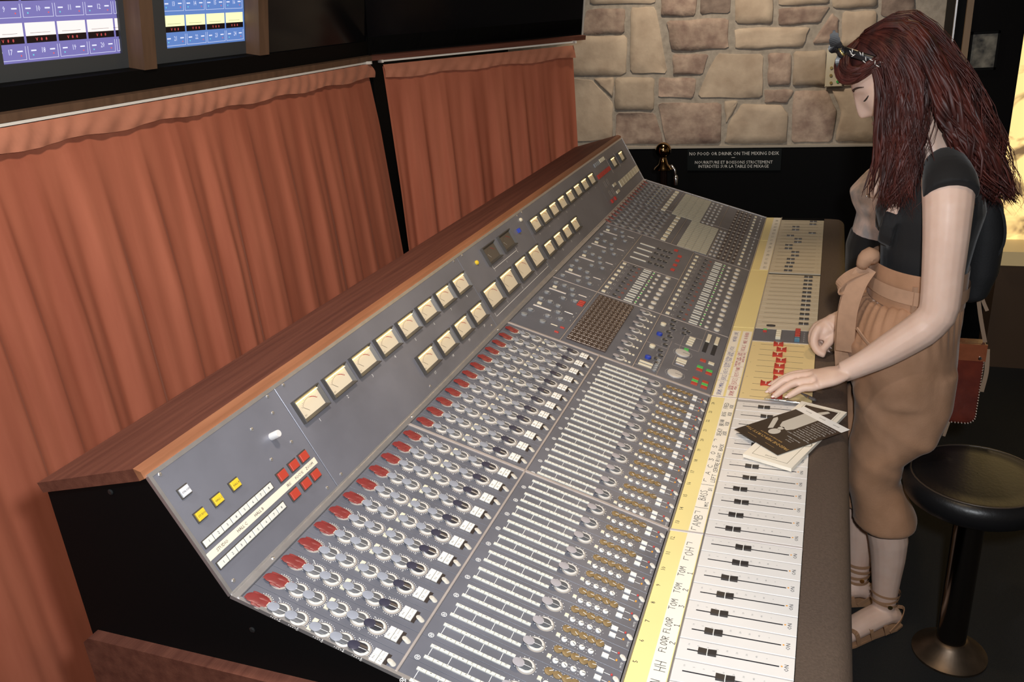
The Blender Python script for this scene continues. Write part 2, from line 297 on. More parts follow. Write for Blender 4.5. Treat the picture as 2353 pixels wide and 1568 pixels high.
# monitors behind the window
def monitor(x0, x1, scol, nums, cols, label, hue):
    o = thing('monitor', W1F @ Vector(((x0 + x1) / 2, .044, -.05)), label, 'monitor', 'meter screens in the window')
    g = G(); zf = -.045
    g.box(x0, x1, .040, .080, -.20, zf); g.box(x0, x0 + .045, .08, .50, -.20, zf); g.box(x1 - .050, x1, .08, .50, -.20, zf); g.box(x0, x1, .46, .50, -.20, zf); g.box(x0, x1, .04, .5, -.22, -.20)
    add('bezel', g, mat('monitor_bezel', (.045, .050, .054), .5), o, W1F)
    sx0, sx1 = x0 + .045, x1 - .050
    g = G(); g.box(sx0, sx1, .080, .46, -.06, -.052)
    sc = add('screen', g, mat('screen_' + hue, (.05, .05, .06), .3, emit=.9, emit_c=scol), o, W1F)
    g = G(); zz = -.0515
    def q(a, b, c, d, mi, k=0): g.box(a, b, c, d, zz + k * .0002, zz + .0002 + k * .0002, mi)
    y = .086
    for r in range(4):
        rows = nums[r] if r < 2 else [n - 8 for n in nums[1]] if r == 2 else []
        for i, xc in enumerate(cols):
            w = (cols[1] - cols[0]) / 2 - .003; a, b = max(xc - w, sx0), min(xc + w, sx1)
            if b - a < .006: continue
            for (p, p2, r0, r1) in ((a, a + .0008, y, y + .028), (b - .0008, b, y, y + .028), (a, b, y - .0008, y)): q(p, p2, r0, r1, 0)
            q(a, b, y + .034, y + .049, 2); q(a, b, y + .049, y + .077, 1); q(a + .012, b - .016, y + .055, y + .0556, 2, 1)
            if i < len(rows):
                text(g, str(rows[i]), Matrix.Translation((xc, y + .017, zz + .0006)), .017, 0, wide=.72)
                for s in (-1, 1): q(xc + s * .026 - .007, xc + s * .026 + .007, y + .0165, y + .0195, 0); q(xc + s * .028 - .0015, xc + s * .028 + .0015, y + .007, y + .010, 3 if s > 0 else 4)
                for kx in range(3): text(g, 'V' if kx == 0 else '8', Matrix.Translation((xc - .014 + .013 * kx, y + .041, zz + .0010)), .010, 3)
        y += .0885
    add('screen_graphics', g, [mat('screen_white_' + hue, (.1, .1, .1), .4, emit=1.0, emit_c=(.80, .82, 1.)), mat('screen_dial_' + hue, (.1, .1, .1), .4, emit=1.0, emit_c=(1., .90, .88) if hue == 'violet' else (1., 1., .55)), mat('screen_band', (.01, .005, .01), .4), mat('screen_red', (.1, 0, 0), .4, emit=.8, emit_c=(1., .15, .15)), mat('screen_cyan', (.0, .1, .1), .4, emit=.8, emit_c=(.2, .9, 1.))], sc)
    return o
monitor(.645, 1.087, (.19, .17, .50), ([17, 18, 19, 20], [9, 10, 11, 12]), [.715 + .0885 * i for i in range(5)], 'grey framed screen showing violet meter panel with numbers nine to twenty', 'violet')
monitor(1.155, 1.600, (.11, .24, .62), ([21, 22, 23, 24], [13, 14, 15, 16]), [1.243 + .0865 * i for i in range(5)], 'grey framed screen showing blue meter panel with numbers thirteen to twenty four', 'blue')
# curtains
M_VELVET = mat('rust_velvet', (.50, .155, .085), .85, 0, 5, .22, c2=(.38, .105, .055), stretch=(3, 3, .35), sheen=.12, sheen_c=(1., .6, .45), bump=.06, bump_s=700)
M_VELVETH = mat('rust_velvet_header', (.54, .21, .125), .85, 0, 14, .2, sheen=.5, sheen_c=(1., .7, .55))
rc = random.Random(11)
def curtain(name, A, B, label, ztop, zbot, nf, seed, leanx=0., corner=False):
    A, B = Vector((*A, 0)), Vector((*B, 0)); L = (B - A).length; ex = (B - A).normalized(); nn = Vector((ex.y, -ex.x, 0))
    r = random.Random(seed); ph = [(r.uniform(.75, 1.3), r.uniform(0, 6.28), r.uniform(.4, 1)) for _ in range(5)]
    o = thing(name, (A + B) / 2 + Vector((0, 0, zbot)), label, 'curtain', 'curtains under the window')
    def fold(x, t):
        w = x * nf * 2 * math.pi
        w += 1.2 * math.sin(x * 3.1 + ph[0][1]) + .7 * math.sin(x * 9.7 + ph[1][1]) + .25 * t * math.sin(x * 5 + ph[2][1])
        v = math.sin(w) + .38 * math.sin(2.3 * w + ph[3][1]) + .25 * math.sin(.43 * w + ph[4][1] + .5 * t)
        return v * .55 + .32 * math.exp(-((v - .9) / .5) ** 2)
    def pt(u, v):
        t = v; z = ztop + (zbot - ztop) * t; x = u * L
        d = .006 + .021 * min(1, t * 3.0) * (.6 + .4 * math.sin(x * 2.1 + 1)) * (fold(x, t) + .35) + .05 * t
        xx = x + leanx * t * max(0, (u - .75) / .25) ** 2
        p = A + ex * xx + nn * d
        if corner and u > .93 and t < .16: xx -= .02 * (1 - t / .16) * (u - .93) / .07; p = A + ex * xx + nn * d
        return (p.x, p.y, z)
    g = G(); g.grid(pt, int(L * nf * 26), 36); c = add('drape', g, M_VELVET, o, smooth=True)
    def ph_(u, v):
        x = u * L; z = ztop + .0065 - .050 * v + .004 * math.sin(x * 23 + v * 2) * v
        d = .014 * v + .012 + .006 * math.sin(v * 3.1416) + .0028 * math.sin(x * nf * 2 * math.pi * 2.2 + 2.5 * math.sin(x * 11) + v * 5)
        p = A + ex * (x) + nn * d; return (p.x, p.y, z)
    g = G(); g.grid(ph_, int(L * 110), 8); add('heading', g, M_VELVETH, o, smooth=True)
    return o
curtain('curtain', (-2.2, 1.668), (2.225, 1.668), 'long rust coloured velvet curtain hanging below the two lit screens', 1.445, .02, 7.0, 5, .09, True)
curtain('curtain', (2.275, 1.635), (2.955, 1.073), 'short rust coloured velvet curtain between the dark window and the stone wall', 1.437, .02, 9.0, 9)
for nm, A, B, lb in (('curtain_rail', (-2.2, 1.662), (2.20, 1.662), 'white curtain rail under the sill with the two screens'), ('curtain_rail', (2.265, 1.640), (2.955, 1.066), 'white curtain rail with end brackets over the short curtain')):
    A, B = Vector((*A, 0)), Vector((*B, 0)); ex = (B - A).normalized(); nn = Vector((ex.y, -ex.x, 0)); o = thing(nm, (A + B) / 2 + Vector((0, 0, 1.458)), lb, 'curtain rail', 'curtain rails')
    T = Matrix(((ex.x, nn.x, 0, A.x), (ex.y, nn.y, 0, A.y), (0, 0, 1, 1.4532), (0, 0, 0, 1))); g = G(); L = (B - A).length
    g.box(0, L, -.004, .008, 0, .0065); add('track', g, M_WHITE, o, T)
    for x in (0, L - .008): g = G(); g.box(x, x + .008, -.01, .028, -.002, .0085); add('bracket', g, M_WHITE, o, T)
# rope stanchion
st = thing('rope_stanchion', (3.2, .722, 0), 'brass ball topped rope post standing before the stone wall', 'stanchion')
M_BRASS = mat('dark_brass', (.35, .22, .10), .12, 1.); T = Matrix.Translation((3.2, .722, 0))
g = G(); g.lathe([(.15, 0), (.15, .012), (.10, .022), (.03, .03)], 32); add('base', g, M_BRASS, st, T, autos=True)
g = G(); g.lathe([(.019, .03), (.019, .86)], 20); add('post', g, mat('post_dark', (.05, .03, .025), .2, .8), st, T, autos=True)
g = G(); g.lathe([(.019, .855), (.044, .862), (.040, .870), (.022, .885), (.015, .910), (.013, .918)], 24); add('collar', g, M_BRASS, st, T, autos=True)
g = G(); g.lathe([(max(.0005, .036 * math.sin(a)), .950 - .036 * math.cos(a)) for a in [math.pi * k / 14 for k in range(15)]], 26); add('ball', g, M_BRASS, st, T, smooth=True)
g = G(); g.tube([(3.2, .70, .868), (3.195, .682, .878), (3.19, .668, .862), (3.19, .664, .835), (3.19, .668, .815)], .006, 8); g.lathe([(.010, 0), (.012, .03), (.006, .045)], 12, 0, Matrix.Translation((3.19, .662, .790))); add('rope_hook', g, M_STEEL, st, smooth=True)
# right background: dark case, framed photograph and a lit mural
case = thing('display_case', (3.4, -.57, 0), 'tall dark display case with pale metal edge and brown post', 'display case')
g = G(); g.box(3.31, 3.72, -.70, -.45, 0, 2.6); add('cabinet', g, M_BLACK, case); g = G(); g.box(3.30, 3.315, -.447, -.441, 0, 2.6); add('metal_edge', g, M_ALU, case)
g = G(); g.box(3.29, 3.312, -.505, -.481, 0, 2.6); add('post', g, mat('case_wood', (.34, .22, .12), .5, 0, 8, .2, stretch=(5, 5, .6)), case)
g = G(); g.box(3.300, 3.309, -.692, -.506, .3, 2.6); add('glass_front', g, M_DGLASS, case)
pic = thing('framed_photograph', (3.295, -.552, 1.245), 'small black framed monochrome photograph hanging on the dark display case', 'picture')
g = G()
for (a, b, c, d) in ((-.613, -.508, 1.245, 1.255), (-.613, -.508, 1.385, 1.395), (-.613, -.605, 1.245, 1.395), (-.516, -.508, 1.245, 1.395)): g.box(3.286, 3.2985, a, b, c, d)
add('frame', g, M_BLACK, pic); g = G(); g.box(3.291, 3.2975, -.608, -.513, 1.25, 1.39); add('print', g, mat('photo_print', (.30, .28, .22), .6, 0, 26, .9, c2=(.02, .02, .018)), pic)
mur = thing('lit_mural', (3.32, -1.2, 0), 'bright yellowish backlit mural panel with sepia shapes on a pale ledge', 'mural')
M_MUR = mat('mural_sepia', (.5, .36, .16), .6); nt = M_MUR.node_tree; b = nt.nodes['Principled BSDF']
tc = nt.nodes.new('ShaderNodeTexCoord'); ns = nt.nodes.new('ShaderNodeTexNoise'); ns.inputs['Scale'].default_value = 5.5; ns.inputs['Detail'].default_value = 4; ns.inputs['Distortion'].default_value = 1.2
cr = nt.nodes.new('ShaderNodeValToRGB'); cr.color_ramp.elements[0].position = .44; cr.color_ramp.elements[0].color = (.18, .11, .05, 1); cr.color_ramp.elements[1].position = .54; cr.color_ramp.elements[1].color = (1., .70, .27, 1)
nt.links.new(tc.outputs['Object'], ns.inputs['Vector']); nt.links.new(ns.outputs['Fac'], cr.inputs['Fac']); nt.links.new(cr.outputs['Color'], b.inputs['Emission Color']); nt.links.new(cr.outputs['Color'], b.inputs['Base Color']); b.inputs['Emission Strength'].default_value = 1.1
g = G(); g.box(3.32, 3.36, -2.2, -.702, .53, 2.4); add('panel', g, M_MUR, mur)
g = G(); g.box(3.12, 3.36, -2.2, -.702, .47, .53); add('ledge', g, mat('ledge_cream', (.55, .45, .28), .5, emit=.15, emit_c=(1, .7, .3)), mur); g = G(); g.box(3.14, 3.36, -2.2, -.702, 0, .47); add('plinth', g, mat('plinth_brown', (.10, .06, .035), .5), mur)
# ------------------------------------------------------------------ people
V = Vector
def remesh(g, mats, vox, smooth=3, name='body'):
    me = g.mesh(name, mats); ob = bpy.data.objects.new(name, me); col.objects.link(ob)
    m = ob.modifiers.new('r', 'REMESH'); m.mode = 'VOXEL'; m.voxel_size = vox
    if smooth: s = ob.modifiers.new('s', 'SMOOTH'); s.factor = .5; s.iterations = smooth
    bpy.context.view_layer.update(); dg = bpy.context.evaluated_depsgraph_get()
    out = bpy.data.meshes.new_from_object(ob.evaluated_get(dg)); bpy.data.objects.remove(ob); bpy.data.meshes.remove(me)
    out.name = name; out.materials.clear()
    for q in (mats if isinstance(mats, (list, tuple)) else [mats]): out.materials.append(q)
    out.polygons.foreach_set('use_smooth', [True] * len(out.polygons)); return out
def loft(g, rings, n=24, mi=0):
    # rings: (centre, half width along world X-ish axis u, half depth along v, u, v)
    vs = []
    for c, a, b, u, v in rings:
        for k in range(n):
            t = 2 * math.pi * k / n; vs.append(c + u * (a * math.cos(t)) + v * (b * math.sin(t)))
    fs = [(i * n + k, i * n + (k + 1) % n, (i + 1) * n + (k + 1) % n, (i + 1) * n + k) for i in range(len(rings) - 1) for k in range(n)]
    fs += [tuple(range(n))[::-1], tuple((len(rings) - 1) * n + k for k in range(n))]
    g.add(vs, fs, mi)
UX, UY, UZ = V((1, 0, 0)), V((0, 1, 0)), V((0, 0, 1))
def hrings(rows): return [(V((x, y, z)), a, b, UX, UY) for (x, y, z, a, b) in rows]
def spline(pts, n):
    pts = [V(p) for p in pts]; out = []; m = len(pts) - 1
    for i in range(n):
        t = i / (n - 1) * m; k = min(int(t), m - 1); f = t - k
        p0, p1, p2, p3 = pts[max(k - 1, 0)], pts[k], pts[k + 1], pts[min(k + 2, m)]
        out.append(.5 * ((2 * p1) + (p2 - p0) * f + (2 * p0 - 5 * p1 + 4 * p2 - p3) * f * f + (3 * p1 - p0 - 3 * p2 + p3) * f ** 3))
    return out
def limb(g, pts, radii, n=14, seg=10, flat=1., mi=0):
    sp = spline(pts, seg); m = len(radii) - 1; rr = []
    for i in range(seg):
        t = i / (seg - 1) * m; k = min(int(t), m - 1); f = t - k; rr.append(radii[k] * (1 - f) + radii[k + 1] * f)
    g.tube(sp, rr, n, mi, flat)
M_SKIN = mat('skin', (.72, .52, .42), .48, 0, 30, .06, c2=(.68, .47, .37)); M_SKIN.node_tree.nodes['Principled BSDF'].inputs['Subsurface Weight'].default_value = .12; M_SKIN.node_tree.nodes['Principled BSDF'].inputs['Subsurface Radius'].default_value = (.02, .008, .004)
M_NAIL = mat('nail', (.80, .62, .56), .12, coat=.8); M_LASH = mat('lash', (.02, .012, .01), .6)
M_TEE = mat('black_jersey', (.007, .007, .008), .85, sheen=.12, bump=.1, bump_s=500)
M_TROU = mat('tan_cotton', (.43, .235, .135), .85, 0, 16, .2, c2=(.35, .185, .10), bump=.12, bump_s=300, sheen=.12)
M_HAIR = mat('auburn_hair', (.092, .021, .015), .46, 0, 26, .5, c2=(.026, .009, .008), stretch=(1.6, 1.6, .5), spec=.32); M_HAIR.node_tree.nodes['Principled BSDF'].inputs['Anisotropic'].default_value = .5
BOW = math.radians(35)
def headframe(c, bow, yaw=0.):
    f = V((0, math.cos(bow), -math.sin(bow))); u = V((0, math.sin(bow), math.cos(bow))); l = V((-1, 0, 0))
    R = Matrix.Rotation(yaw, 3, 'Z'); return V(c), R @ l, R @ f, R @ u
def head_mesh(g, H, sc=1., mi=0):
    c, l, f, u = H; nu, nv = 80, 60
    def ga(x, s): return math.exp(-(x / s) ** 2)
    def pt(i, j):
        th = 2 * math.pi * i; ph = math.pi * (j * .998 + .001); dl, df, du = math.sin(ph) * math.cos(th), math.sin(ph) * math.sin(th), math.cos(ph)
        L, Fw, Up = dl * .072, df * .094, du * .114
        if du < 0:
            t = -du; L *= 1 - .30 * t * t
            if df < 0: Fw *= 1 - .45 * t
            else: Fw *= 1 - .06 * t
        if df > 0:
            k = min(1, df * 1.6); d = 0.
            if Up > -.040: am = max(0, min(1, (.020 - Up) / .052))
            else: am = max(0, 1 - (-.040 - Up) / .010)
            d += .023 * am * ga(L, .0085 + .006 * am)
            d += .0045 * ga(Up - .024, .012) * ga(abs(L) - .024, .026)
            d -= .0085 * ga(Up - .004, .013) * ga(abs(L) - .031, .015)
            d += .0050 * ga(Up + .002, .008) * ga(abs(L) - .031, .012)
            d += .0055 * ga(Up + .060, .0060) * ga(L, .018) + .0055 * ga(Up + .072, .0060) * ga(L, .017) - .003 * ga(Up + .066, .0025) * ga(L, .018)
            d += .0075 * ga(Up + .098, .014) * ga(L, .020)
            d += .003 * ga(Up + .03, .02) * ga(abs(L) - .045, .018)
            Fw += d * k
        return c + (l * L + f * Fw + u * Up) * sc
    g.grid(pt, nu, nv, mi, wrap=True)
HD = headframe((1.35, -.128, 1.424), BOW)
def hp(L, Fw, Up): c, l, f, u = HD; return c + l * L + f * Fw + u * Up
g = G(); head_mesh(g, HD)
g.tube(spline([hp(.076, -.012, .008), hp(.080, -.020, .016), hp(.081, -.024, .0), hp(.077, -.014, -.018)], 8), [.005, .007, .006, .004], 8) if False else None
for s in (1, -1): limb(g, [hp(s * .070, -.008, .018), hp(s * .079, -.018, .022), hp(s * .080, -.020, .002), hp(s * .073, -.008, -.020)], [.006, .009, .008, .005], 8, 8)
limb(g, [(1.35, -.228, 1.215), (1.35, -.200, 1.275), (1.35, -.172, 1.335), (1.35, -.140, 1.385)], [.070, .052, .047, .050], 18, 9)     # neck
loft(g, hrings([(1.35, -.195, .80, .13, .105), (1.35, -.20, .90, .135, .10), (1.35, -.222, .99, .112, .086), (1.35, -.224, 1.06, .118, .094), (1.35, -.220, 1.125, .130, .108), (1.35, -.228, 1.185, .140, .086), (1.35, -.232, 1.225, .120, .062), (1.35, -.226, 1.25, .070, .05)]), 28)
for s in (-1, 1): limb(g, [(1.35 + s * .05, -.13, 1.125), (1.35 + s * .055, -.155, 1.12)], [.05, .06], 14, 4)
# near (left) arm reaching to the faders
limb(g, [(1.27, -.232, 1.222), (1.205, -.236, 1.205), (1.172, -.238, 1.13), (1.158, -.240, 1.04), (1.146, -.240, .955), (1.143, -.222, .925)], [.045, .052, .046, .0415, .0395, .038], 18, 14)
limb(g, [(1.147, -.246, .955), (1.142, -.215, .915), (1.138, -.150, .860), (1.134, -.100, .824), (1.131, -.060, .801)], [.034, .0400, .0350, .0270, .0235], 16, 12)
limb(g, [(1.131, -.066, .802), (1.120, -.038, .795), (1.108, -.002, .787)], [.0265, .037, .038], 18, 8, .46)
KN = [((1.139, .010, .7885), (1.136, .045, .783), (1.132, .072, .769), (1.1295, .093, .756)), ((1.120, .013, .7905), (1.112, .053, .785), (1.100, .079, .769), (1.0895, .097, .756)), ((1.101, .008, .787), (1.091, .043, .782), (1.077, .067, .768), (1.0645, .083, .757)), ((1.083, -.003, .781), (1.075, .022, .779), (1.066, .040, .770), (1.058, .054, .762))]
for i, k in enumerate(KN):
    r = (.0096, .0100, .0096, .0086)[i]; back = V(k[0]) + (V((1.125, -.05, .80)) - V(k[0])) * .55
    limb(g, [tuple(back), *k], [r * 1.15, r * 1.12, r, r * .92, r * .72], 12, 12)
limb(g, [(1.142, -.045, .790), (1.163, -.018, .778), (1.171, .014, .766), (1.165, .040, .757)], [.014, .0125, .0105, .0085], 12, 10)       # thumb on the far side
# far (right) arm, forearm comes round to the armrest
limb(g, [(1.43, -.232, 1.222), (1.495, -.228, 1.205), (1.528, -.232, 1.12), (1.542, -.240, 1.03), (1.548, -.230, .955)], [.045, .050, .044, .040, .037], 16, 12)
limb(g, [(1.548, -.236, .955), (1.530, -.190, .915), (1.492, -.130, .868), (1.452, -.078, .828)], [.034, .037, .031, .0225], 14, 10)
limb(g, [(1.454, -.080, .829), (1.425, -.048, .815), (1.402, -.022, .806)], [.0235, .029, .028], 14, 8, .7)
RN = [((1.392, -.006, .806), (1.372, .006, .776), (1.356, -.006, .755), (1.352, -.024, .7475)), ((1.404, .000, .804), (1.390, .011, .774), (1.372, -.004, .753), (1.366, -.026, .748)), ((1.418, .000, .802), (1.408, .009, .774), (1.392, -.008, .754), (1.384, -.032, .749)), ((1.430, -.004, .800), (1.424, .002, .778), (1.410, -.014, .758), (1.402, -.036, .752))]
for i, k in enumerate(RN):
    r = (.0108, .0106, .0100, .0090)[i]; limb(g, [(1.43, -.045, .815), *k], [r * 1.2, r * 1.12, r, r * .95, r * .75], 12, 12)
limb(g, [(1.428, -.062, .812), (1.402, -.048, .795), (1.378, -.032, .775), (1.360, -.016, .757)], [.0150, .0130, .0112, .0088], 12, 10)
limb(g, [(1.425, -.045, .812), (1.402, -.020, .793), (1.394, -.014, .772)], [.026, .025, .018], 14, 7)
# legs and feet
limb(g, [(1.275, -.20, .82), (1.272, -.205, .66), (1.268, -.165, .50), (1.268, -.180, .40), (1.266, -.208, .28), (1.268, -.214, .15), (1.272, -.216, .075)], [.085, .072, .055, .052, .0475, .034, .029], 18, 16)
limb(g, [(1.415, -.19, .82), (1.410, -.17, .66), (1.395, -.145, .50), (1.385, -.142, .40), (1.375, -.146, .28), (1.368, -.148, .15), (1.365, -.150, .075)], [.085, .072, .055, .052, .0475, .034, .029], 18, 16)
for (hx, hy, dx, dy) in ((1.288, -.246, -.50, .62), (1.372, -.185, -.25, .75)):
    d = V((dx, dy, 0)).normalized(); h = V((hx, hy, 0))
    limb(g, [h + V((0, 0, .032)), h + d * .035 + V((0, 0, .052)), h + d * .10 + V((0, 0, .042)), h + d * .165 + V((0, 0, .026)), h + d * .225 + V((0, 0, .022))], [.026, .034, .034, .030, .018], 14, 12, .82)
lady = thing('person', (1.32, -.20, 0), 'person with long auburn hair, black top and tan cropped trousers, reaching over the faders', 'person')
body = link('body', remesh(g, M_SKIN, .0032, 4), lady)
# nails
def nail(tip, frm, up, r, par):
    d = (V(tip) - V(frm)).normalized(); side = d.cross(V(up)).normalized(); n = side.cross(d).normalized(); g = G(); c = V(tip) + n * r * .60 + d * .0005
    ring = [c + d * (.0056 * math.cos(t)) + side * (.0042 * math.sin(t)) - n * (.0022 * math.sin(t) ** 2) for t in [2 * math.pi * k / 10 for k in range(10)]]
    g.add(ring + [c + n * .0012], [(k, (k + 1) % 10, 10) for k in range(10)]); add('fingernail', g, M_NAIL, par, smooth=True)
for i, k in enumerate(KN): nail(k[3], k[2], (0, -.2, 1), (.0075, .0078, .0075, .0066)[i], lady)
for i in (2, 3): nail(RN[i][3], RN[i][2], (-.6, 0, -.6), .008, lady)
nail((1.360, -.016, .757), (1.378, -.032, .775), (-.85, .1, .35), .0092, lady)
# eye, brow, lips on the visible side
for s in (1, -1):
    g = G(); limb(g, [hp(s * .016, .0805, -.0005), hp(s * .028, .0835, -.0055), hp(s * .040, .0775, -.0030), hp(s * .047, .0700, .0015)], [.0009, .0017, .0019, .0010], 6, 10); add('eyelashes', g, M_LASH, lady, smooth=True)
    g = G(); limb(g, [hp(s * .014, .0900, .0205), hp(s * .030, .0890, .0280), hp(s * .046, .0790, .0285), hp(s * .056, .0680, .0235)], [.0022, .0030, .0026, .0010], 6, 12, .7); add('eyebrow', g, mat('brow', (.05, .022, .015), .7), lady, smooth=True)
g = G(); limb(g, [hp(.022, .0830, -.065), hp(.0, .0925, -.0635), hp(-.022, .0830, -.065)], [.002, .0052, .002], 8, 9); limb(g, [hp(.020, .0810, -.071), hp(.0, .0905, -.0725), hp(-.020, .0810, -.071)], [.002, .0052, .002], 8, 9); add('lips', g, mat('lips', (.55, .33, .27), .45), lady, smooth=True)
# black top
g = G()
loft(g, hrings([(1.35, -.222, .960, .121, .094), (1.35, -.222, .99, .119, .093), (1.35, -.224, 1.06, .124, .100), (1.35, -.221, 1.125, .138, .115), (1.35, -.229, 1.185, .148, .094), (1.35, -.234, 1.222, .128, .068), (1.35, -.242, 1.246, .080, .050)]), 30)
for s in (-1, 1):
    limb(g, [(1.35 + s * .05, -.125, 1.115), (1.35 + s * .055, -.155, 1.11)], [.054, .064], 14, 4)
    limb(g, [(1.35 + s * .06, -.236, 1.236), (1.35 + s * .115, -.236, 1.224), (1.35 + s * .150, -.238, 1.212), (1.35 + s * .172, -.240, 1.195)], [.044, .050, .0535, .053], 18, 9)
tee = link('black_top', remesh(g, M_TEE, .005, 5, 'black_top'), lady)
# the scooped neck shows the collarbone: a skin-coloured front under a dipped edge
g = G(); limb(g, [(1.30, -.165, 1.268), (1.325, -.128, 1.21), (1.350, -.108, 1.168), (1.37, -.118, 1.20), (1.40, -.165, 1.262)], [.020, .034, .026, .032, .022], 14, 14, .75); add('collarbone', g, M_SKIN, lady, smooth=True)
g = G(); limb(g, [(1.335, -.092, 1.178), (1.340, -.088, 1.165), (1.345, -.089, 1.158)], [.0006, .0006, .0006], 6, 5); g.lathe([(.0018, -.0018), (.0024, 0), (.0018, .0018)], 8, 0, Matrix.Translation((1.337, -.086, 1.157))); add('pendant', g, M_STEEL, lady, smooth=True)
# tan trousers with folds
g = G()
loft(g, hrings([(1.342, -.205, .925, .138, .112), (1.340, -.196, .88, .150, .122), (1.338, -.184, .82, .160, .132), (1.336, -.198, .75, .164, .120), (1.336, -.203, .69, .158, .116)]), 34)
loft(g, hrings([(1.282, -.201, .76, .098, .116), (1.276, -.206, .66, .090, .112), (1.272, -.196, .585, .085, .098), (1.268, -.160, .52, .080, .066), (1.267, -.158, .46, .078, .064), (1.266, -.176, .405, .079, .070), (1.266, -.188, .365, .080, .076), (1.266, -.192, .345, .081, .078), (1.266, -.192, .332, .080, .077)]), 30)
loft(g, hrings([(1.398, -.196, .76, .092, .112), (1.398, -.190, .66, .086, .106), (1.392, -.162, .57, .082, .102), (1.386, -.150, .50, .078, .084), (1.382, -.142, .45, .076, .076), (1.378, -.138, .39, .076, .074), (1.374, -.138, .365, .077, .076), (1.372, -.138, .345, .078, .078), (1.372, -.138, .332, .077, .077)]), 30)
me = remesh(g, M_TROU, .0055, 14, 'trousers')
for v in me.vertices:
    p = v.co; n = v.normal; z = p.z
    d = .007 * noise.noise(V((p.x * 9 + 2, p.y * 9, p.z * 4.5 + p.y * 9))) + .004 * noise.noise(V((p.x * 20, p.y * 20 + 4, p.z * 8 - p.y * 16)))
    k = max(0, min(1, (z - .80) / .12)); d += .0030 * k * math.sin(math.atan2(p.y + .20, p.x - 1.34) * 34 + 2 * math.sin(z * 30))
    d += .003 * math.exp(-((z - .50 - .55 * (p.y + .2)) / .018) ** 2) + .004 * math.exp(-((z - .62 - .7 * (p.y + .2)) / .020) ** 2) - .002 * math.exp(-((z - .56 - .6 * (p.y + .2)) / .02) ** 2)
    v.co = p + n * d
link('trousers', me, lady)
def band(z0, z1, cx, cy, a, b, th, wav=0., tilt=0.):
    g = G(); n = 60
    def pt(i, j):
        t = 2 * math.pi * i; z = z0 + (z1 - z0) * j; k = 1 + wav * math.sin(t * 30) * j
        y = cy + (b + th) * k * math.sin(t); return V((cx + (a + th) * k * math.cos(t), y, z + tilt * (y - cy)))
    g.grid(pt, n, 6, 0, wrap=True); return g
g = band(.918, 1.008, 1.343, -.212, .132, .102, .004, .012, .10); w = add('waistband', g, M_TROU, lady, smooth=True)
g = band(.940, .972, 1.343, -.212, .134, .104, .007, .0, .10); add('belt', g, mat('tan_belt', (.45, .27, .17), .85, 0, 40, .15), lady, smooth=True)
for x, y in ((1.222, -.195), (1.235, -.262)):
    g = G(); g.box(-.006, .006, -.004, .004, .925, .985); add('belt_loop', g, MATS['tan_belt'], lady, Matrix.Translation((x - .012, y, 0)) @ Matrix.Rotation(.5, 4, 'Z'))
M_BELT = MATS['tan_belt']
def strapmesh(pts, w, th, side, n=20):
    sp = spline(pts, n); g = G(); vs = []; sd = V(side).normalized()
    for i, p in enumerate(sp):
        t = (sp[min(i + 1, n - 1)] - sp[max(i - 1, 0)]).normalized(); b = (sd - t * sd.dot(t)).normalized(); nn = t.cross(b); ww = w[min(int(i / n * len(w)), len(w) - 1)] if isinstance(w, (list, tuple)) else w
        vs += [p + b * ww + nn * th, p - b * ww + nn * th, p - b * ww - nn * th, p + b * ww - nn * th]
    fs = [(i * 4 + k, i * 4 + (k + 1) % 4, i * 4 + 4 + (k + 1) % 4, i * 4 + 4 + k) for i in range(n - 1) for k in range(4)] + [(3, 2, 1, 0), tuple((n - 1) * 4 + k for k in range(4))]
    g.add(vs, fs); return g
add('belt_tail', strapmesh([(1.275, -.100, 1.005), (1.262, -.080, .970), (1.252, -.066, .915), (1.252, -.064, .860), (1.260, -.066, .800)], .021, .0022, (.25, 1, .1)), M_BELT, lady, smooth=False)
add('belt_tail', strapmesh([(1.285, -.095, 1.0), (1.290, -.070, .95), (1.292, -.060, .88), (1.294, -.060, .80), (1.296, -.066, .74)], .018, .0022, (.3, 1, 0)), M_BELT, lady)
add('bow_loop', strapmesh([(1.278, -.098, 1.002), (1.272, -.062, .985), (1.268, -.040, .962), (1.270, -.048, .948), (1.276, -.080, .968)], .014, .0022, (1, .2, .6)), M_BELT, lady)
g = G(); limb(g, [(1.272, -.086, 1.008), (1.268, -.094, 1.030), (1.270, -.104, 1.036), (1.276, -.112, 1.020)], [.013, .019, .020, .012], 10, 8); add('belt_knot', g, M_BELT, lady, smooth=True)
add('pocket_welt', strapmesh([(1.222, -.085, .875), (1.196, -.115, .845), (1.182, -.150, .828), (1.180, -.180, .820)], .004, .0015, (0, .3, 1)), M_BELT, lady)
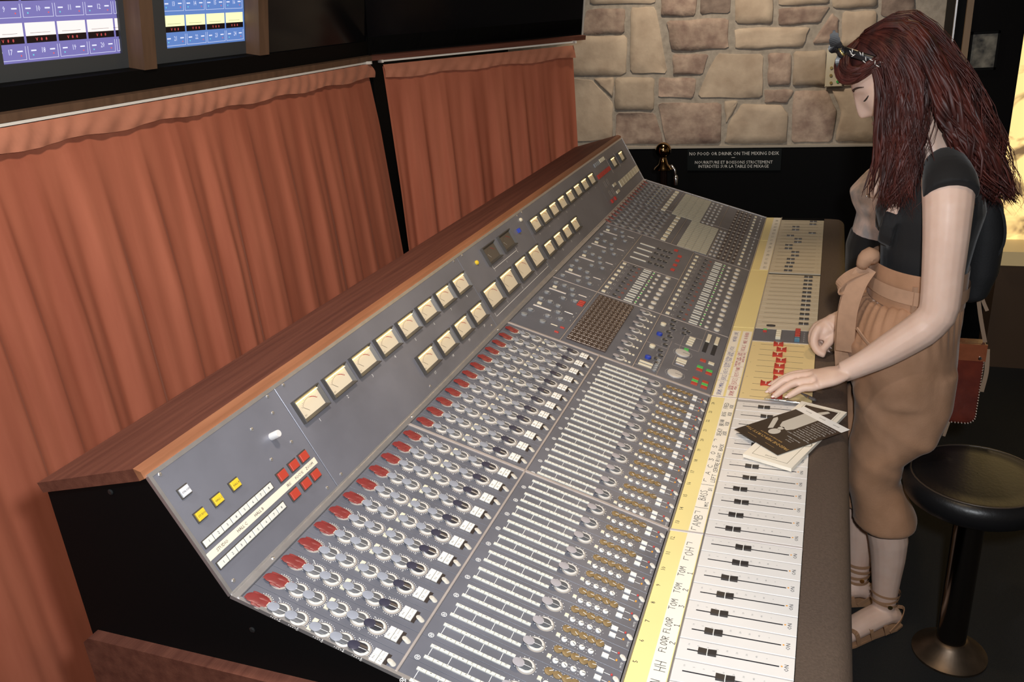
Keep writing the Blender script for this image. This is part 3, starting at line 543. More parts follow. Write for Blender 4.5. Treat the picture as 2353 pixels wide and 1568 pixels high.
# sandals
M_SAND = mat('tan_leather', (.36, .20, .11), .5)
for (ax, ay, hx, hy, dx, dy, sgn) in ((1.271, -.216, 1.288, -.246, -.50, .62, 1), (1.365, -.150, 1.372, -.185, -.25, .75, 2)):
    d = V((dx, dy, 0)).normalized(); sd = V((d.y, -d.x, 0)); h = V((hx, hy, 0)) - d * .02
    o = thing('sandal', h, 'tan strappy flat sandal with ankle ties on the near foot' if sgn == 1 else 'tan strappy flat sandal on the far foot, half hidden by the near ankle', 'sandal', 'worn sandals')
    g = G(); out = [(.004, .018), (.03, .026), (.10, .027), (.17, .034), (.23, .028), (.255, .010)]; pts = [h + d * a + sd * b for a, b in out] + [h + d * a - sd * b for a, b in out[::-1]]
    n = len(pts); g.add([p + V((0, 0, .002)) for p in pts] + [p + V((0, 0, .008)) for p in pts], [tuple(range(n))[::-1], tuple(range(n, 2 * n))] + [(i, (i + 1) % n, n + (i + 1) % n, n + i) for i in range(n)]); add('sole', g, M_SAND, o)
    def ringstrap(c, a, b, tilt, w):
        g = G()
        def pt(i, j):
            t = 2 * math.pi * i; q = V((c[0] + a * math.cos(t), c[1] + a * b * math.sin(t), c[2])); q.z += tilt * (q - V(c)).dot(d) + (j - .5) * w; return q
        g.grid(pt, 28, 3, 0, wrap=True); add('ankle_strap', g, M_SAND, o, smooth=True)
    zs = ((.092, .2), (.108, -.15), (.122, .1)) if sgn == 1 else ((.06, .2), (.08, 0.), (.10, -.1), (.12, .1), (.14, 0.))
    for z, t in zs: ringstrap((ax, ay, z), .0335 + (z - .09) * .12, 1.0, t, .007 if sgn == 1 else .009)
    for a, w in ((.07, .012), (.115, .010), (.16, .012)):
        c = h + d * a; add('foot_strap', strapmesh([c + sd * .034 + V((0, 0, .012)), c + sd * .030 + d * .01 + V((0, 0, .048)), c + d * .02 + V((0, 0, .080 - a * .2)), c - sd * .030 + d * .01 + V((0, 0, .048)), c - sd * .034 + V((0, 0, .012))], w * .5, .0012, tuple(d)), M_SAND, o)
    add('heel_strap', strapmesh([h + d * .060 + sd * .033 + V((0, 0, .014)), h + d * .022 + sd * .026 + V((0, 0, .036)), h + d * -.008 + V((0, 0, .048)), h + d * .022 - sd * .026 + V((0, 0, .036)), h + d * .060 - sd * .033 + V((0, 0, .014))], .005, .0012, (0, 0, 1)), M_SAND, o)
    g = G(); g.lathe([(.006, 0), (.006, .002)], 10, 0, Matrix.Translation((ax - .038, ay - .012, .098)) @ Matrix.Rotation(-math.pi / 2, 4, 'Y')); add('buckle', g, mat('buckle_gold', (.7, .5, .2), .25, 1.), o)
# hair
rh = random.Random(21)
g = G()
c, l, f, u = HD
def cap(i, j):
    th = 2 * math.pi * i; ph = math.pi * .66 * j; dl, df, du = math.sin(ph) * math.cos(th), math.sin(ph) * math.sin(th), math.cos(ph)
    ff = df * (.102 if df < 0 else .080 + .036 * max(0, min(1, (du - .34) / .2))); return hp(dl * .077, ff * .97 - .006, du * .1185)
g.grid(cap, 40, 18, 0, wrap=True)
def lock(pts, r, wav=.010, n=16, flat=.38, w=None):
    sp = spline(pts, n); ph1, ph2 = rh.uniform(0, 6.3), rh.uniform(0, 6.3); k = rh.uniform(1.2, 2.4)
    q = []
    for i, p in enumerate(sp):
        t = i / (n - 1); a = wav * t * t * 1.4; q.append(p + V((a * math.sin(k * 6.28 * t + ph1), a * math.cos(k * 5.5 * t + ph2), .3 * a * math.sin(5 * t))))
    rr = [r * (.55 + .45 * math.sin(min(1, t * 2.2) * 1.57)) * (1 - max(0, (t - .55) / .45) ** 1.6 * .92) for t in [i / (n - 1) for i in range(n)]]
    g.tube(q, rr, 6, 0, flat, up=(rh.uniform(-1, 1), rh.uniform(-1, 1), .3))
def J(p, a): return (p[0] + rh.uniform(-a, a), p[1] + rh.uniform(-a, a), p[2] + rh.uniform(-a, a))
def lerp(a, b, t): return tuple(a[i] + (b[i] - a[i]) * t for i in range(3))
def family(P0, P1, N, r, jit, wav, thin=0):
    for i in range(N):
        t = rh.random() if N > 8 else (i + .5) / N; e = rh.uniform(0, .05)
        pts = [lerp(a, b, t) for a, b in zip(P0, P1)]
        pts = [J(p, jit * (.25 + .75 * k / (len(pts) - 1))) for k, p in enumerate(pts)]
        lock(pts, r * rh.uniform(.7, 1.25) if not thin else rh.uniform(.0007, .0013), wav * (1.5 if thin else 1))
def hh(*a): return tuple(hp(*a))
# back of the head and down the back
family([hh(.012, .02, .112), hh(.060, -.050, .090), (1.272, -.208, 1.425), (1.266, -.242, 1.350), (1.264, -.285, 1.268), (1.266, -.325, 1.178)], [hh(-.03, .0, .113), hh(-.02, -.090, .085), (1.350, -.240, 1.435), (1.350, -.279, 1.352), (1.350, -.325, 1.262), (1.360, -.362, 1.165)], 170, .0070, .008, .026)
family([hh(-.03, .0, .113), hh(-.05, -.080, .078), (1.40, -.235, 1.43), (1.415, -.27, 1.34), (1.415, -.30, 1.26), (1.41, -.322, 1.17)], [hh(-.04, .02, .108), hh(-.074, -.03, .058), (1.435, -.17, 1.41), (1.445, -.20, 1.34), (1.445, -.24, 1.26), (1.44, -.27, 1.19)], 60, .008, .009, .014)
# near side: one bundle before the shoulder, one behind it
family([hh(.014, .030, .112), hh(.070, .010, .070), (1.268, -.112, 1.420), (1.260, -.130, 1.345), (1.252, -.140, 1.262), (1.246, -.128, 1.165)], [hh(.016, .0, .114), hh(.075, -.030, .065), (1.264, -.168, 1.420), (1.258, -.178, 1.345), (1.254, -.172, 1.265), (1.250, -.158, 1.185)], 110, .0064, .008, .020)
family([hh(.016, .0, .114), hh(.076, -.045, .060), (1.264, -.182, 1.415), (1.264, -.212, 1.345), (1.266, -.262, 1.285), (1.262, -.318, 1.205)], [hh(.014, -.02, .112), hh(.060, -.075, .070), (1.285, -.222, 1.42), (1.285, -.260, 1.345), (1.290, -.305, 1.262), (1.300, -.348, 1.165)], 80, .0064, .007, .024)
family([hh(.014, .035, .110), hh(.068, .010, .070), (1.270, -.106, 1.410), (1.264, -.112, 1.335), (1.257, -.118, 1.250), (1.252, -.122, 1.165)], [hh(.014, .015, .112), hh(.072, -.010, .070), (1.264, -.140, 1.405), (1.254, -.148, 1.330), (1.248, -.152, 1.240), (1.250, -.140, 1.150)], 60, .0056, .006, .011)
# one lock falling beside the cheek
family([hh(.030, .045, .102), hh(.064, .036, .058), (1.272, -.080, 1.395), (1.270, -.084, 1.330), (1.265, -.090, 1.250), (1.268, -.080, 1.185)], [hh(.030, .045, .102), hh(.067, .028, .058), (1.270, -.102, 1.390), (1.267, -.106, 1.320), (1.262, -.108, 1.250), (1.264, -.092, 1.165)], 14, .0046, .003, .009)
# far side
family([hh(-.014, .035, .110), hh(-.068, .020, .070), (1.432, -.115, 1.40), (1.438, -.12, 1.32), (1.445, -.12, 1.24), (1.44, -.11, 1.17)], [hh(-.016, .0, .114), hh(-.076, -.045, .065), (1.438, -.20, 1.42), (1.45, -.22, 1.35), (1.46, -.24, 1.27), (1.46, -.25, 1.20)], 60, .008, .009, .014)
# swept fringe
family([hh(-.02, .030, .110), hh(.005, .082, .100), hh(.028, .098, .066), hh(.050, .080, .048), hh(.070, .036, .046)], [hh(.022, .025, .111), hh(.042, .062, .096), hh(.056, .070, .066), hh(.066, .048, .056), hh(.074, .008, .056)], 70, .0062, .0035, .003)
family([hh(-.03, .04, .106), hh(-.03, .088, .080), hh(-.055, .066, .05)], [hh(.0, .045, .108), hh(-.01, .094, .086), hh(-.05, .074, .05)], 24, .0075, .004, .003)
family([hh(.0, .040, .111), hh(.030, .079, .092), hh(.050, .079, .070), hh(.064, .056, .062), hh(.074, .020, .060)], [hh(.02, .03, .111), hh(.046, .070, .086), hh(.060, .066, .068), hh(.069, .045, .062), hh(.076, .010, .062)], 44, .0058, .004, .003)
# stray strands
family([hh(.014, .030, .114), hh(.073, .012, .072), (1.262, -.100, 1.420), (1.252, -.11, 1.345), (1.244, -.125, 1.262), (1.238, -.13, 1.150)], [hh(.016, .0, .116), hh(.078, -.045, .067), (1.262, -.180, 1.420), (1.254, -.19, 1.350), (1.246, -.185, 1.270), (1.240, -.17, 1.150)], 120, .001, .011, .018, 1)
family([hh(.012, .02, .116), hh(.052, -.060, .095), (1.30, -.245, 1.43), (1.29, -.29, 1.35), (1.29, -.33, 1.26), (1.30, -.355, 1.15)], [hh(-.03, .0, .116), hh(-.02, -.094, .088), (1.36, -.255, 1.44), (1.36, -.30, 1.35), (1.36, -.335, 1.26), (1.37, -.36, 1.14)], 90, .001, .013, .020, 1)
add('hair', g, M_HAIR, lady, smooth=True)
# tied scarf in the hair
M_SCARF = mat('black_scarf', (.012, .012, .014), .35, 0, 90, .0, c2=(.012, .012, .014))
g = G(); sp = [hp(.018 + .058 * math.sin(a), .062 - .082 * (1 - math.cos(a)) * .9, .112 - .10 * (1 - math.cos(a))) for a in [k * .13 for k in range(13)]]; g.tube(sp, .0085, 8, 0, .35, up=tuple(l)); add('scarf_band', g, M_SCARF, lady, smooth=True)
g = G()
for i in range(14):
    k = 4 + i % 8; p = sp[min(k, 12)]; a = rh.uniform(0, 6.28); q = p + V((-.0105, 0, 0)) + V((0, rh.uniform(-.007, .007), rh.uniform(-.008, .008))); d = V((0, math.cos(a), math.sin(a))) * .004
    g.tube([q - d, q + V((-.0012, 0, 0)), q + d], [.0005, .0011, .0005], 5)
add('scarf_pattern', g, M_PRINT, lady)
kn = hp(.022, .066, .108)
g = G(); limb(g, [kn + V((0, -.014, -.012)), kn, kn + V((-.004, .010, .010))], [.009, .013, .008], 10, 7); add('scarf_knot', g, M_SCARF, lady, smooth=True)
for tip, w in ((kn + V((-.01, .022, .048)), .011), (kn + V((.0, -.012, -.052)), .010), (kn + V((-.006, .030, .016)), .007)):
    add('scarf_end', strapmesh([kn, kn.lerp(tip, .4) + V((-.004, .008, 0)), tip], [w * .6, w, w * 1.1, w, w * .8, w * .25], .0016, (0, 1, .2)), M_SCARF, lady)
g = G(); g.tube([kn + V((-.012, -.006, -.008)), kn + V((-.016, .002, .0)), kn + V((-.013, .010, .010))], [.002, .003, .002], 6); add('scarf_glint', g, mat('scarf_gold', (.75, .6, .25), .2, .9), lady, smooth=True)

# second person, mostly hidden
p2 = thing('person', (1.92, -.20, 0), 'person in a mottled blush and grey top with black trousers, mostly hidden behind another', 'person')
H2 = headframe((1.93, -.225, 1.345), math.radians(28)); g = G(); head_mesh(g, H2)
limb(g, [(1.92, -.245, 1.14), (1.92, -.235, 1.20), (1.925, -.23, 1.27)], [.07, .052, .05], 16, 7)
loft(g, hrings([(1.92, -.20, .70, .14, .10), (1.92, -.20, .80, .145, .108), (1.92, -.215, .92, .12, .09), (1.92, -.215, 1.03, .135, .11), (1.92, -.235, 1.10, .15, .085), (1.92, -.245, 1.15, .10, .06)]), 24)
for s in (-1, 1):
    limb(g, [(1.92 + s * .13, -.24, 1.12), (1.92 + s * .17, -.25, 1.02), (1.92 + s * .18, -.24, .90), (1.92 + s * .16, -.20, .79), (1.92 + s * .15, -.17, .70)], [.048, .043, .037, .030, .024], 14, 12)
    limb(g, [(1.92 + s * .15, -.17, .70), (1.92 + s * .148, -.160, .66), (1.92 + s * .146, -.155, .61)], [.024, .028, .014], 10, 7, .6)
    limb(g, [(1.92 + s * .075, -.20, .76), (1.92 + s * .075, -.20, .42), (1.92 + s * .075, -.21, .06)], [.08, .055, .032], 14, 10); limb(g, [(1.92 + s * .075, -.235, .035), (1.92 + s * .075, -.13, .04), (1.92 + s * .08, -.03, .025)], [.03, .034, .02], 12, 8, .8)
link('body', remesh(g, M_SKIN, .006, 3), p2)
M_BLOUSE = mat('mottled_blouse', (.74, .57, .50), .8, 0, 26, .5, c2=(.36, .33, .33), sheen=.1)
g = G(); loft(g, hrings([(1.92, -.185, .885, .150, .115), (1.92, -.190, .93, .142, .110), (1.92, -.198, .98, .140, .110), (1.92, -.190, 1.01, .146, .118), (1.92, -.186, 1.045, .152, .124), (1.92, -.205, 1.085, .160, .110), (1.92, -.235, 1.125, .150, .085), (1.92, -.245, 1.16, .105, .062)]), 28)
for s in (-1, 1): limb(g, [(1.92 + s * .045, -.118, 1.045), (1.92 + s * .05, -.15, 1.05)], [.052, .062], 14, 4); limb(g, [(1.92 + s * .12, -.24, 1.125), (1.92 + s * .165, -.25, 1.05), (1.92 + s * .176, -.25, .99)], [.06, .062, .058], 14, 7)
link('blouse', remesh(g, M_BLOUSE, .006, 4, 'blouse'), p2)
g = G(); loft(g, hrings([(1.92, -.188, .93, .146, .112), (1.92, -.186, .88, .156, .122), (1.92, -.192, .80, .162, .124), (1.92, -.212, .72, .162, .122)]), 26)
for s in (-1, 1): loft(g, hrings([(1.92 + s * .08, -.215, .74, .088, .112), (1.92 + s * .078, -.20, .45, .075, .085), (1.92 + s * .076, -.21, .12, .07, .07)]), 22)
link('black_trousers', remesh(g, M_TEE, .007, 4, 'black_trousers'), p2)
g = G(); c2_, l2, f2, u2 = H2
def cap2(i, j):
    th = 2 * math.pi * i; ph = math.pi * .64 * j; dl, df, du = math.sin(ph) * math.cos(th), math.sin(ph) * math.sin(th), math.cos(ph); return c2_ + l2 * (dl * .082) + f2 * (df * (.104 if df < 0 else .082) - .008) + u2 * (du * .123)
g.grid(cap2, 32, 14, 0, wrap=True); add('hair', g, mat('dark_hair', (.02, .012, .009), .45), p2, smooth=True)

# red-brown leather bag, straps, black backpack
bag = thing('leather_bag', (1.46, -.335, .545), 'red-brown leather shoulder bag with whip-stitched edges hanging behind the woman', 'bag')
M_BAG = mat('oxblood_leather', (.17, .030, .016), .28, 0, 26, .45, c2=(.10, .018, .012), bump=.12, bump_s=60, coat=.35)
bx0, bx1, by0, by1, bz0, bz1 = 1.435, 1.475, -.394, -.272, .548, .768
def rrect(y0, y1, z0, z1, r, n=6):
    pts = []
    for (cy, cz, a0) in ((y1 - r, z1 - .004, 0), (y0 + r, z1 - .004, 90), (y0 + r, z0 + r, 180), (y1 - r, z0 + r, 270)):
        rr = r if a0 >= 180 else .004
        cy2 = (y1 - rr) if cy > (y0 + y1) / 2 else (y0 + rr)
        for k in range(n): a = math.radians(a0 + 90 * k / (n - 1)); pts.append((cy2 + rr * math.cos(a), cz + rr * math.sin(a)))
    return pts
outl = rrect(by0, by1, bz0, bz1, .022)
g = G(); n = len(outl); rows = [(bx0 + .010, 1.), (bx0 + .003, .985), (bx0, .93)]
vs = [(bx1, y, z) for y, z in outl]
cyb, czb = (by0 + by1) / 2, (bz0 + bz1) / 2
for x, k in rows: vs += [(x, cyb + (y - cyb) * k, czb + (z - czb) * k) for y, z in outl]
g.add(vs, [tuple(range(n))] + [(r * n + i, (r + 1) * n + i, (r + 1) * n + (i + 1) % n, r * n + (i + 1) % n) for r in range(3) for i in range(n)] + [tuple(3 * n + i for i in range(n))[::-1]]); add('pouch', g, M_BAG, bag)
g = G(); g.box(bx0 - .004, bx0 + .001, by0 - .001, by1, bz1 - .042, bz1 + .002); add('flap', g, mat('tan_flap', (.30, .085, .035), .3, 0, 30, .3, coat=.4), bag)
per = []; tot = 0
for i in range(n):
    a, b = V((0, *outl[i])), V((0, *outl[(i + 1) % n])); m = max(1, int((b - a).length / .0075))
    for k in range(m): per.append(a.lerp(b, k / m))
for p in per:
    if p.z > bz1 - .035: continue
    q = V((0, cyb + (p.y - cyb) * .96, czb + (p.z - czb) * .96)); g = G(); g.tube([(bx0 + .006, p.y, p.z), (bx0 - .001, (p.y + q.y) / 2, (p.z + q.z) / 2), (bx0 + .001, q.y, q.z)], .0011, 5); add('stitch', g, mat('stitch_pale', (.55, .42, .34), .5), bag)
g = G(); g.lathe([(.0045, 0), (.0045, .002), (.0025, .004)], 12, 0, Matrix.Translation((bx0 - .004, by0 + .012, bz1 - .034)) @ Matrix.Rotation(-math.pi / 2, 4, 'Y')); add('rivet', g, M_STEEL, bag)
M_LACE = mat('suede_lace', (.30, .20, .13), .8)
for pts, w in (([(1.455, by0 + .002, bz1), (1.45, -.372, .84), (1.44, -.352, .93), (1.42, -.335, 1.02), (1.38, -.30, 1.12), (1.33, -.27, 1.215)], .0045), ([(1.44, -.352, .93), (1.43, -.362, .96), (1.42, -.345, 1.03)], .004), ([(1.445, -.354, .925), (1.444, -.372, .88), (1.443, -.384, .855)], .004), ([(1.44, by0 - .003, bz1 - .012), (1.435, by0 - .007, bz1 - .07), (1.435, by0 - .003, bz1 - .125)], .005)):
    add('lace', strapmesh(pts, w, .0012, (0, 1, .2)), M_LACE, bag)
for y in (-.335, -.322): add('tassel', strapmesh([(1.44, y, bz0 + .002), (1.438, y + .004, bz0 - .02), (1.436, y + .008, bz0 - .04)], .0035, .0012, (0, 1, .2)), M_LACE, bag)
bp = thing('backpack', (1.46, -.35, .89), 'soft black backpack behind the waist of the woman with auburn hair', 'backpack')
g = G(); loft(g, hrings([(1.455, -.335, .885, .05, .020), (1.455, -.345, .90, .075, .036), (1.455, -.352, .96, .085, .045), (1.455, -.352, 1.05, .085, .046), (1.455, -.346, 1.12, .078, .038), (1.455, -.335, 1.16, .05, .022)]), 24); me = remesh(g, mat('black_canvas', (.010, .010, .011), .8, bump=.2, bump_s=200), .006, 4, 'pack'); link('pack', me, bp)
add('shoulder_strap', strapmesh([(1.42, -.345, .95), (1.40, -.385, 1.03), (1.40, -.375, 1.11), (1.41, -.335, 1.17)], .014, .003, (1, 0, 0)), MATS['black_canvas'], bp)

# stool
so = thing('bar_stool', (1.216, -.374, 0), 'round black upholstered stool on a chrome column with flared foot', 'stool')
T = Matrix.Translation((1.216, -.374, 0)); M_CHR = mat('dark_chrome', (.20, .17, .145), .18, 1.)
g = G(); g.lathe([(.0, .46), (.135, .462), (.152, .475), (.157, .495), (.155, .513), (.145, .526), (.136, .5295), (.132, .5275), (.10, .530), (.05, .5315), (.001, .532)], 56, cap=False); add('seat', g, mat('black_vinyl', (.008, .0075, .008), .36, bump=.1, bump_s=120, spec=.4), so, T, smooth=True)
g = G(); n = 40; g.tube([(.1415 * math.cos(2 * math.pi * k / n), .1415 * math.sin(2 * math.pi * k / n), .5285) for k in range(n + 1)], .0022, 6, caps=False); add('seat_piping', g, mat('piping', (.05, .035, .025), .4), so, T, smooth=True)
g = G(); g.lathe([(.034, .035), (.034, .46)], 36, cap=False); add('column', g, M_CHR, so, T, autos=True)
g = G(); g.lathe([(.088, 0), (.088, .006), (.078, .012), (.045, .040), (.040, .046), (.034, .048)], 44, cap=False); add('foot_flare', g, mat('worn_metal', (.17, .125, .09), .40, .9, 30, .3), so, T, autos=True)
# ------------------------------------------------------------------ the mixing console
P1 = Vector((0, .8247, 1.0718)); P2 = Vector((0, .7317, .8962)); P3 = Vector((0, .223, .7388)); XL = 2.797
def frame(A, B):
    ey = (A - B).normalized(); ex = Vector((1, 0, 0)); ez = ex.cross(ey)
    return Matrix(((ex.x, ey.x, ez.x, A.x), (ex.y, ey.y, ez.y, A.y), (ex.z, ey.z, ez.z, A.z), (0, 0, 0, 1)))
F_MET = frame(P1, P2); F_MAIN = frame(P2, P3); F_FAD = frame(Vector((0, .223, .74)), Vector((0, 0, .74)))
L_MET = (P1 - P2).length; L_MAIN = (P2 - P3).length
def at(F, x, s, h=0): return F @ Matrix.Translation((x, -s, h))
desk = thing('mixing_console', (1.4, .5, 0), 'long grey recording studio mixing console with wooden top and rows of knobs and faders', 'mixing console')
def plate(name, F, x0, x1, s0, s1, h0, h1, m, b=.0006):
    g = G(); g.bbox(x0, x1, -s1, -s0, h0, h1, b); return add(name, g, m, desk, F)
# carcass
g = G(); g.prism([(1.015, .60), (1.015, 1.022), (.84, 1.064), (.822, 1.064), (.7305, .8925), (.221, .735), (-.02, .735), (-.02, .66), (.10, .60)], .004, XL - .004); add('carcass', g, M_BLACK, desk)
for x0, x1 in ((0, .004), (XL - .004, XL)):
    g = G(); g.prism([(1.02, .60), (1.02, 1.018), (.836, 1.064), (.8247, 1.070), (.7317, .8945), (.223, .737), (0, .738), (-.03, .70), (.05, .60)], x0, x1); add('side_panel', g, M_BLACK, desk)
    for (a, b) in ((P1, P2), (P2, P3)):
        Fr = frame(a, b); g = G(); g.box(x0 - .0008, x1 + .0008, -(a - b).length, 0, -.004, .0022); add('edge_trim', g, M_ALU, desk, Fr)
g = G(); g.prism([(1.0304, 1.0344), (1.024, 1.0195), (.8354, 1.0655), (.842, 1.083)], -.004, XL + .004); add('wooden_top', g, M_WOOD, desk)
g = G(); g.prism([(.842, 1.0835), (.8354, 1.0655), (.8262, 1.0700), (.8300, 1.0800)], -.004, XL + .004); add('wooden_nosing', g, M_WOODLIT, desk)
for x0, x1 in ((-.02, .025), (XL - .025, XL + .02)):
    g = G(); g.prism([(1.018, 0), (1.018, .765), (1.006, .775), (.36, .775), (.30, .60), (.34, 0)], x0, x1); add('wooden_end_panel', g, M_WOOD, desk)
g = G(); g.box(.025, XL - .025, .955, 1.01, 0, .61); add('back_board', g, M_WOOD, desk)
g = G()
arc = [(-.046 - .032 * math.sin(t), .706 + .030 * math.cos(t)) for t in [math.pi * k / 10 for k in range(11)]]
g.prism([(-.0008, .7375)] + [(-.02, .7375)] + arc + [(-.0008, .676)], .0, XL + .0); add('armrest', g, M_LEATHER, desk, autos=True)
g = G(); g.box(.05, XL - .05, -.012, .03, .62, .678); add('armrest_support', g, M_BLACK, desk)
for (y, z) in ((.898, 1.037), (.707, .844), (.42, .79)):
    g = G(); g.lathe([(.0045, 0), (.0045, .001), (.003, .0022)], 12); add('screw', g, mat('black_screw', (.03, .03, .03), .3, .5), desk, Matrix.Translation((-.0001, y, z)) @ Matrix.Rotation(-math.pi / 2, 4, 'Y'))
# channel centres
CH = [.0125 + .0437 * k for k in range(12)] + [.549 + .0449 * k for k in range(12)]
FX = [.0163 + .0437 * k for k in range(12)] + [.5475 + .0445 * k for k in range(12)]
S_A, S_B = .5225, 1.0744
# meter bridge plates
mj = [.0022, .2835, 1.031, 1.4855, 2.232, XL - .002]
for i in range(5): plate('meter_plate', F_MET, mj[i] + .0006, mj[i + 1] - .0006, .004, L_MET - .0012, -.003, .0012, M_METER)
g = G(); g.box(0, XL, -.0042, .002, -.003, .0018); add('top_trim', g, M_ALU, desk, F_MET)
# aluminium channel along the hinge
g = G(); g.box(.001, XL - .001, -.0135, -.0105, -.001, .0045); g.box(.001, XL - .001, -.0105, -.002, -.001, .0012); g.box(.001, XL - .001, -.002, .0008, -.001, .0035); add('hinge_rail', g, M_ALU, desk, F_MAIN)
# channel strip plates
SEP = .2535
for k in range(24):
    lo = .0035 if k == 0 else (S_A + .0038 if k == 12 else (CH[k - 1] + CH[k]) / 2); hi = S_A - .0033 if k == 11 else (S_B - .0038 if k == 23 else (CH[k] + CH[k + 1]) / 2)
    plate('channel_plate', F_MAIN, lo + .00025, hi - .00025, .0140, SEP - .0022, -.003, .0006, M_PANEL, .0002)
    plate('routing_plate', F_MAIN, lo + .00025, hi - .00025, SEP + .0022, L_MAIN - .004, -.003, .0006, M_PANEL, .0002)
def strip(x0, x1, s0, s1, h=.0028, m=None): return plate('divider_strip', F_MAIN, x0, x1, s0, s1, -.002, h, m or M_STRIP, .0008)
strip(.003, S_A, SEP - .002, SEP + .002); strip(S_A, S_B, SEP - .002, SEP + .002)
strip(S_A - .0032, S_A + .0036, .0135, L_MAIN - .001); strip(S_B - .0035, S_B + .0035, .0135, L_MAIN - .001)
# centre and far plates: (x0, x1, s0, s1)
for (a, b, c, d) in ((1.079, 1.446, .014, .147), (1.079, 1.446, .1505, .335), (1.079, 1.446, .3385, .5295), (1.449, 2.068, .014, .147), (1.449, 1.756, .1505, .335), (1.759, 2.068, .1505, .335),
                     (1.449, 2.058, .3385, .5295), (2.071, 2.449, .014, .250), (2.451, 2.794, .014, .179), (2.071, 2.449, .2535, .381), (2.451, 2.794, .1825, .372), (2.061, 2.449, .384, .5295), (2.451, 2.794, .375, .5295)):
    plate('module_plate', F_MAIN, a, b, c, d, -.003, .0006, M_PANEL)
for (a, b, c, d) in ((1.079, 2.07, .1475, .1505), (1.079, 2.06, .3352, .3382), (1.446, 1.449, .014, .5295), (1.756, 1.759, .1505, .335), (2.068, 2.071, .014, .335), (2.058, 2.061, .3385, .5295), (2.071, 2.449, .2505, .2533), (2.451, 2.794, .1795, .1823), (2.449, 2.451, .014, .53), (2.071, 2.449, .3812, .3838), (2.451, 2.794, .3722, .3748)):
    strip(a, b, c, d, .0016)
g = G()
for (a, b, c, d) in ((1.079, 1.30, .3955, .3965), (1.2435, 1.2445, .3385, .396), (1.079, 1.2435, .396, .397), (1.10, 1.101, .3385, .396), (1.165, 1.166, .42, .46), (1.165, 1.37, .42, .421), (1.37, 1.371, .42, .468), (1.29, 1.4455, .468, .469), (1.29, 1.291, .405, .4685)):
    g.box(a, b, -d, -c, .0006, .0010)
add('module_outline', g, M_STRIP, desk, F_MAIN)
# scribble strip and fader plates
g = G(); g.box(.002, XL - .002, -.0012, .0016, -.004, .0026); g.box(.002, XL - .002, -.0618, -.0592, -.004, .0022); add('scribble_rail', g, M_ALU, desk, F_FAD)
for a, b in ((.004, S_A - .003), (S_A + .003, S_B - .003), (S_B + .003, 1.528), (1.531, 2.066), (2.069, 2.44), (2.443, XL - .004)): plate('scribble_strip', F_FAD, a, b, .0016, .0592, -.004, .0004, M_SCRIB)
for x in (S_A, S_B): plate('fader_divider', F_FAD, x - .003, x + .003, .0, .223, -.004, .0012, mat('divider_pale', (.6, .55, .52), .4, .2))
for a, b, y0, y1 in ((.01, S_B - .004, .191, .1655), (S_B + .004, 1.50, .219, .1965), (S_B + .004, 1.50, .191, .1665), (2.075, 2.79, .1935, .1655)):
    plate('paper_strip', F_FAD, a, b, .223 - y0, .223 - y1, .0004, .0008, M_PAPER, .0001)
for k in range(24):
    p = .0437 if k < 12 else .0445
    plate('fader_plate', F_FAD, FX[k] - p / 2 + .0013, FX[k] + p / 2 - .0013, .0618, .2228, -.004, .0006, M_FADW, .0003)
g = G(); g.box(.003, S_B - .003, -.2228, -.0618, -.005, -.0006); add('fader_bed', g, mat('fader_gap', (.38, .36, .35), .5), desk, F_FAD)
plate('fader_plate_yellow', F_FAD, S_B + .003, 1.4325, .0618, .2228, -.004, .0008, M_FADY)
g = G(); g.box(S_B + .002, 1.436, -.0625, -.0615, -.001, .0018); g.box(1.4325, 1.4355, -.2228, -.0618, -.001, .0020); add('yellow_plate_trim', g, M_ALU, desk, F_FAD)
plate('monitor_plate', F_FAD, 1.436, 1.528, .0618, .2228, -.004, .0006, M_PANEL)
MX = [1.5815 + .0389 * k for k in range(12)]
plate('fader_plate', F_FAD, 1.531, 1.5615, .0618, .2228, -.004, .0006, M_FADB)
for x in MX: plate('fader_plate', F_FAD, x - .0189, x + .0189, .0618, .2228, -.004, .0006, M_FADB, .0003)
FARX = [2.072 + .0441 * k for k in range(16)]; FARY = [.1021, .1022, .0987, .1, .088, .0889, .1141, .1148, .0859, .0865, .1162, .0394, .1014, .1019, .0402, .0397]
for x in FARX: plate('fader_plate', F_FAD, x - .0215, x + .0215, .0618, .2228, -.004, .0006, M_FADB, .0003)
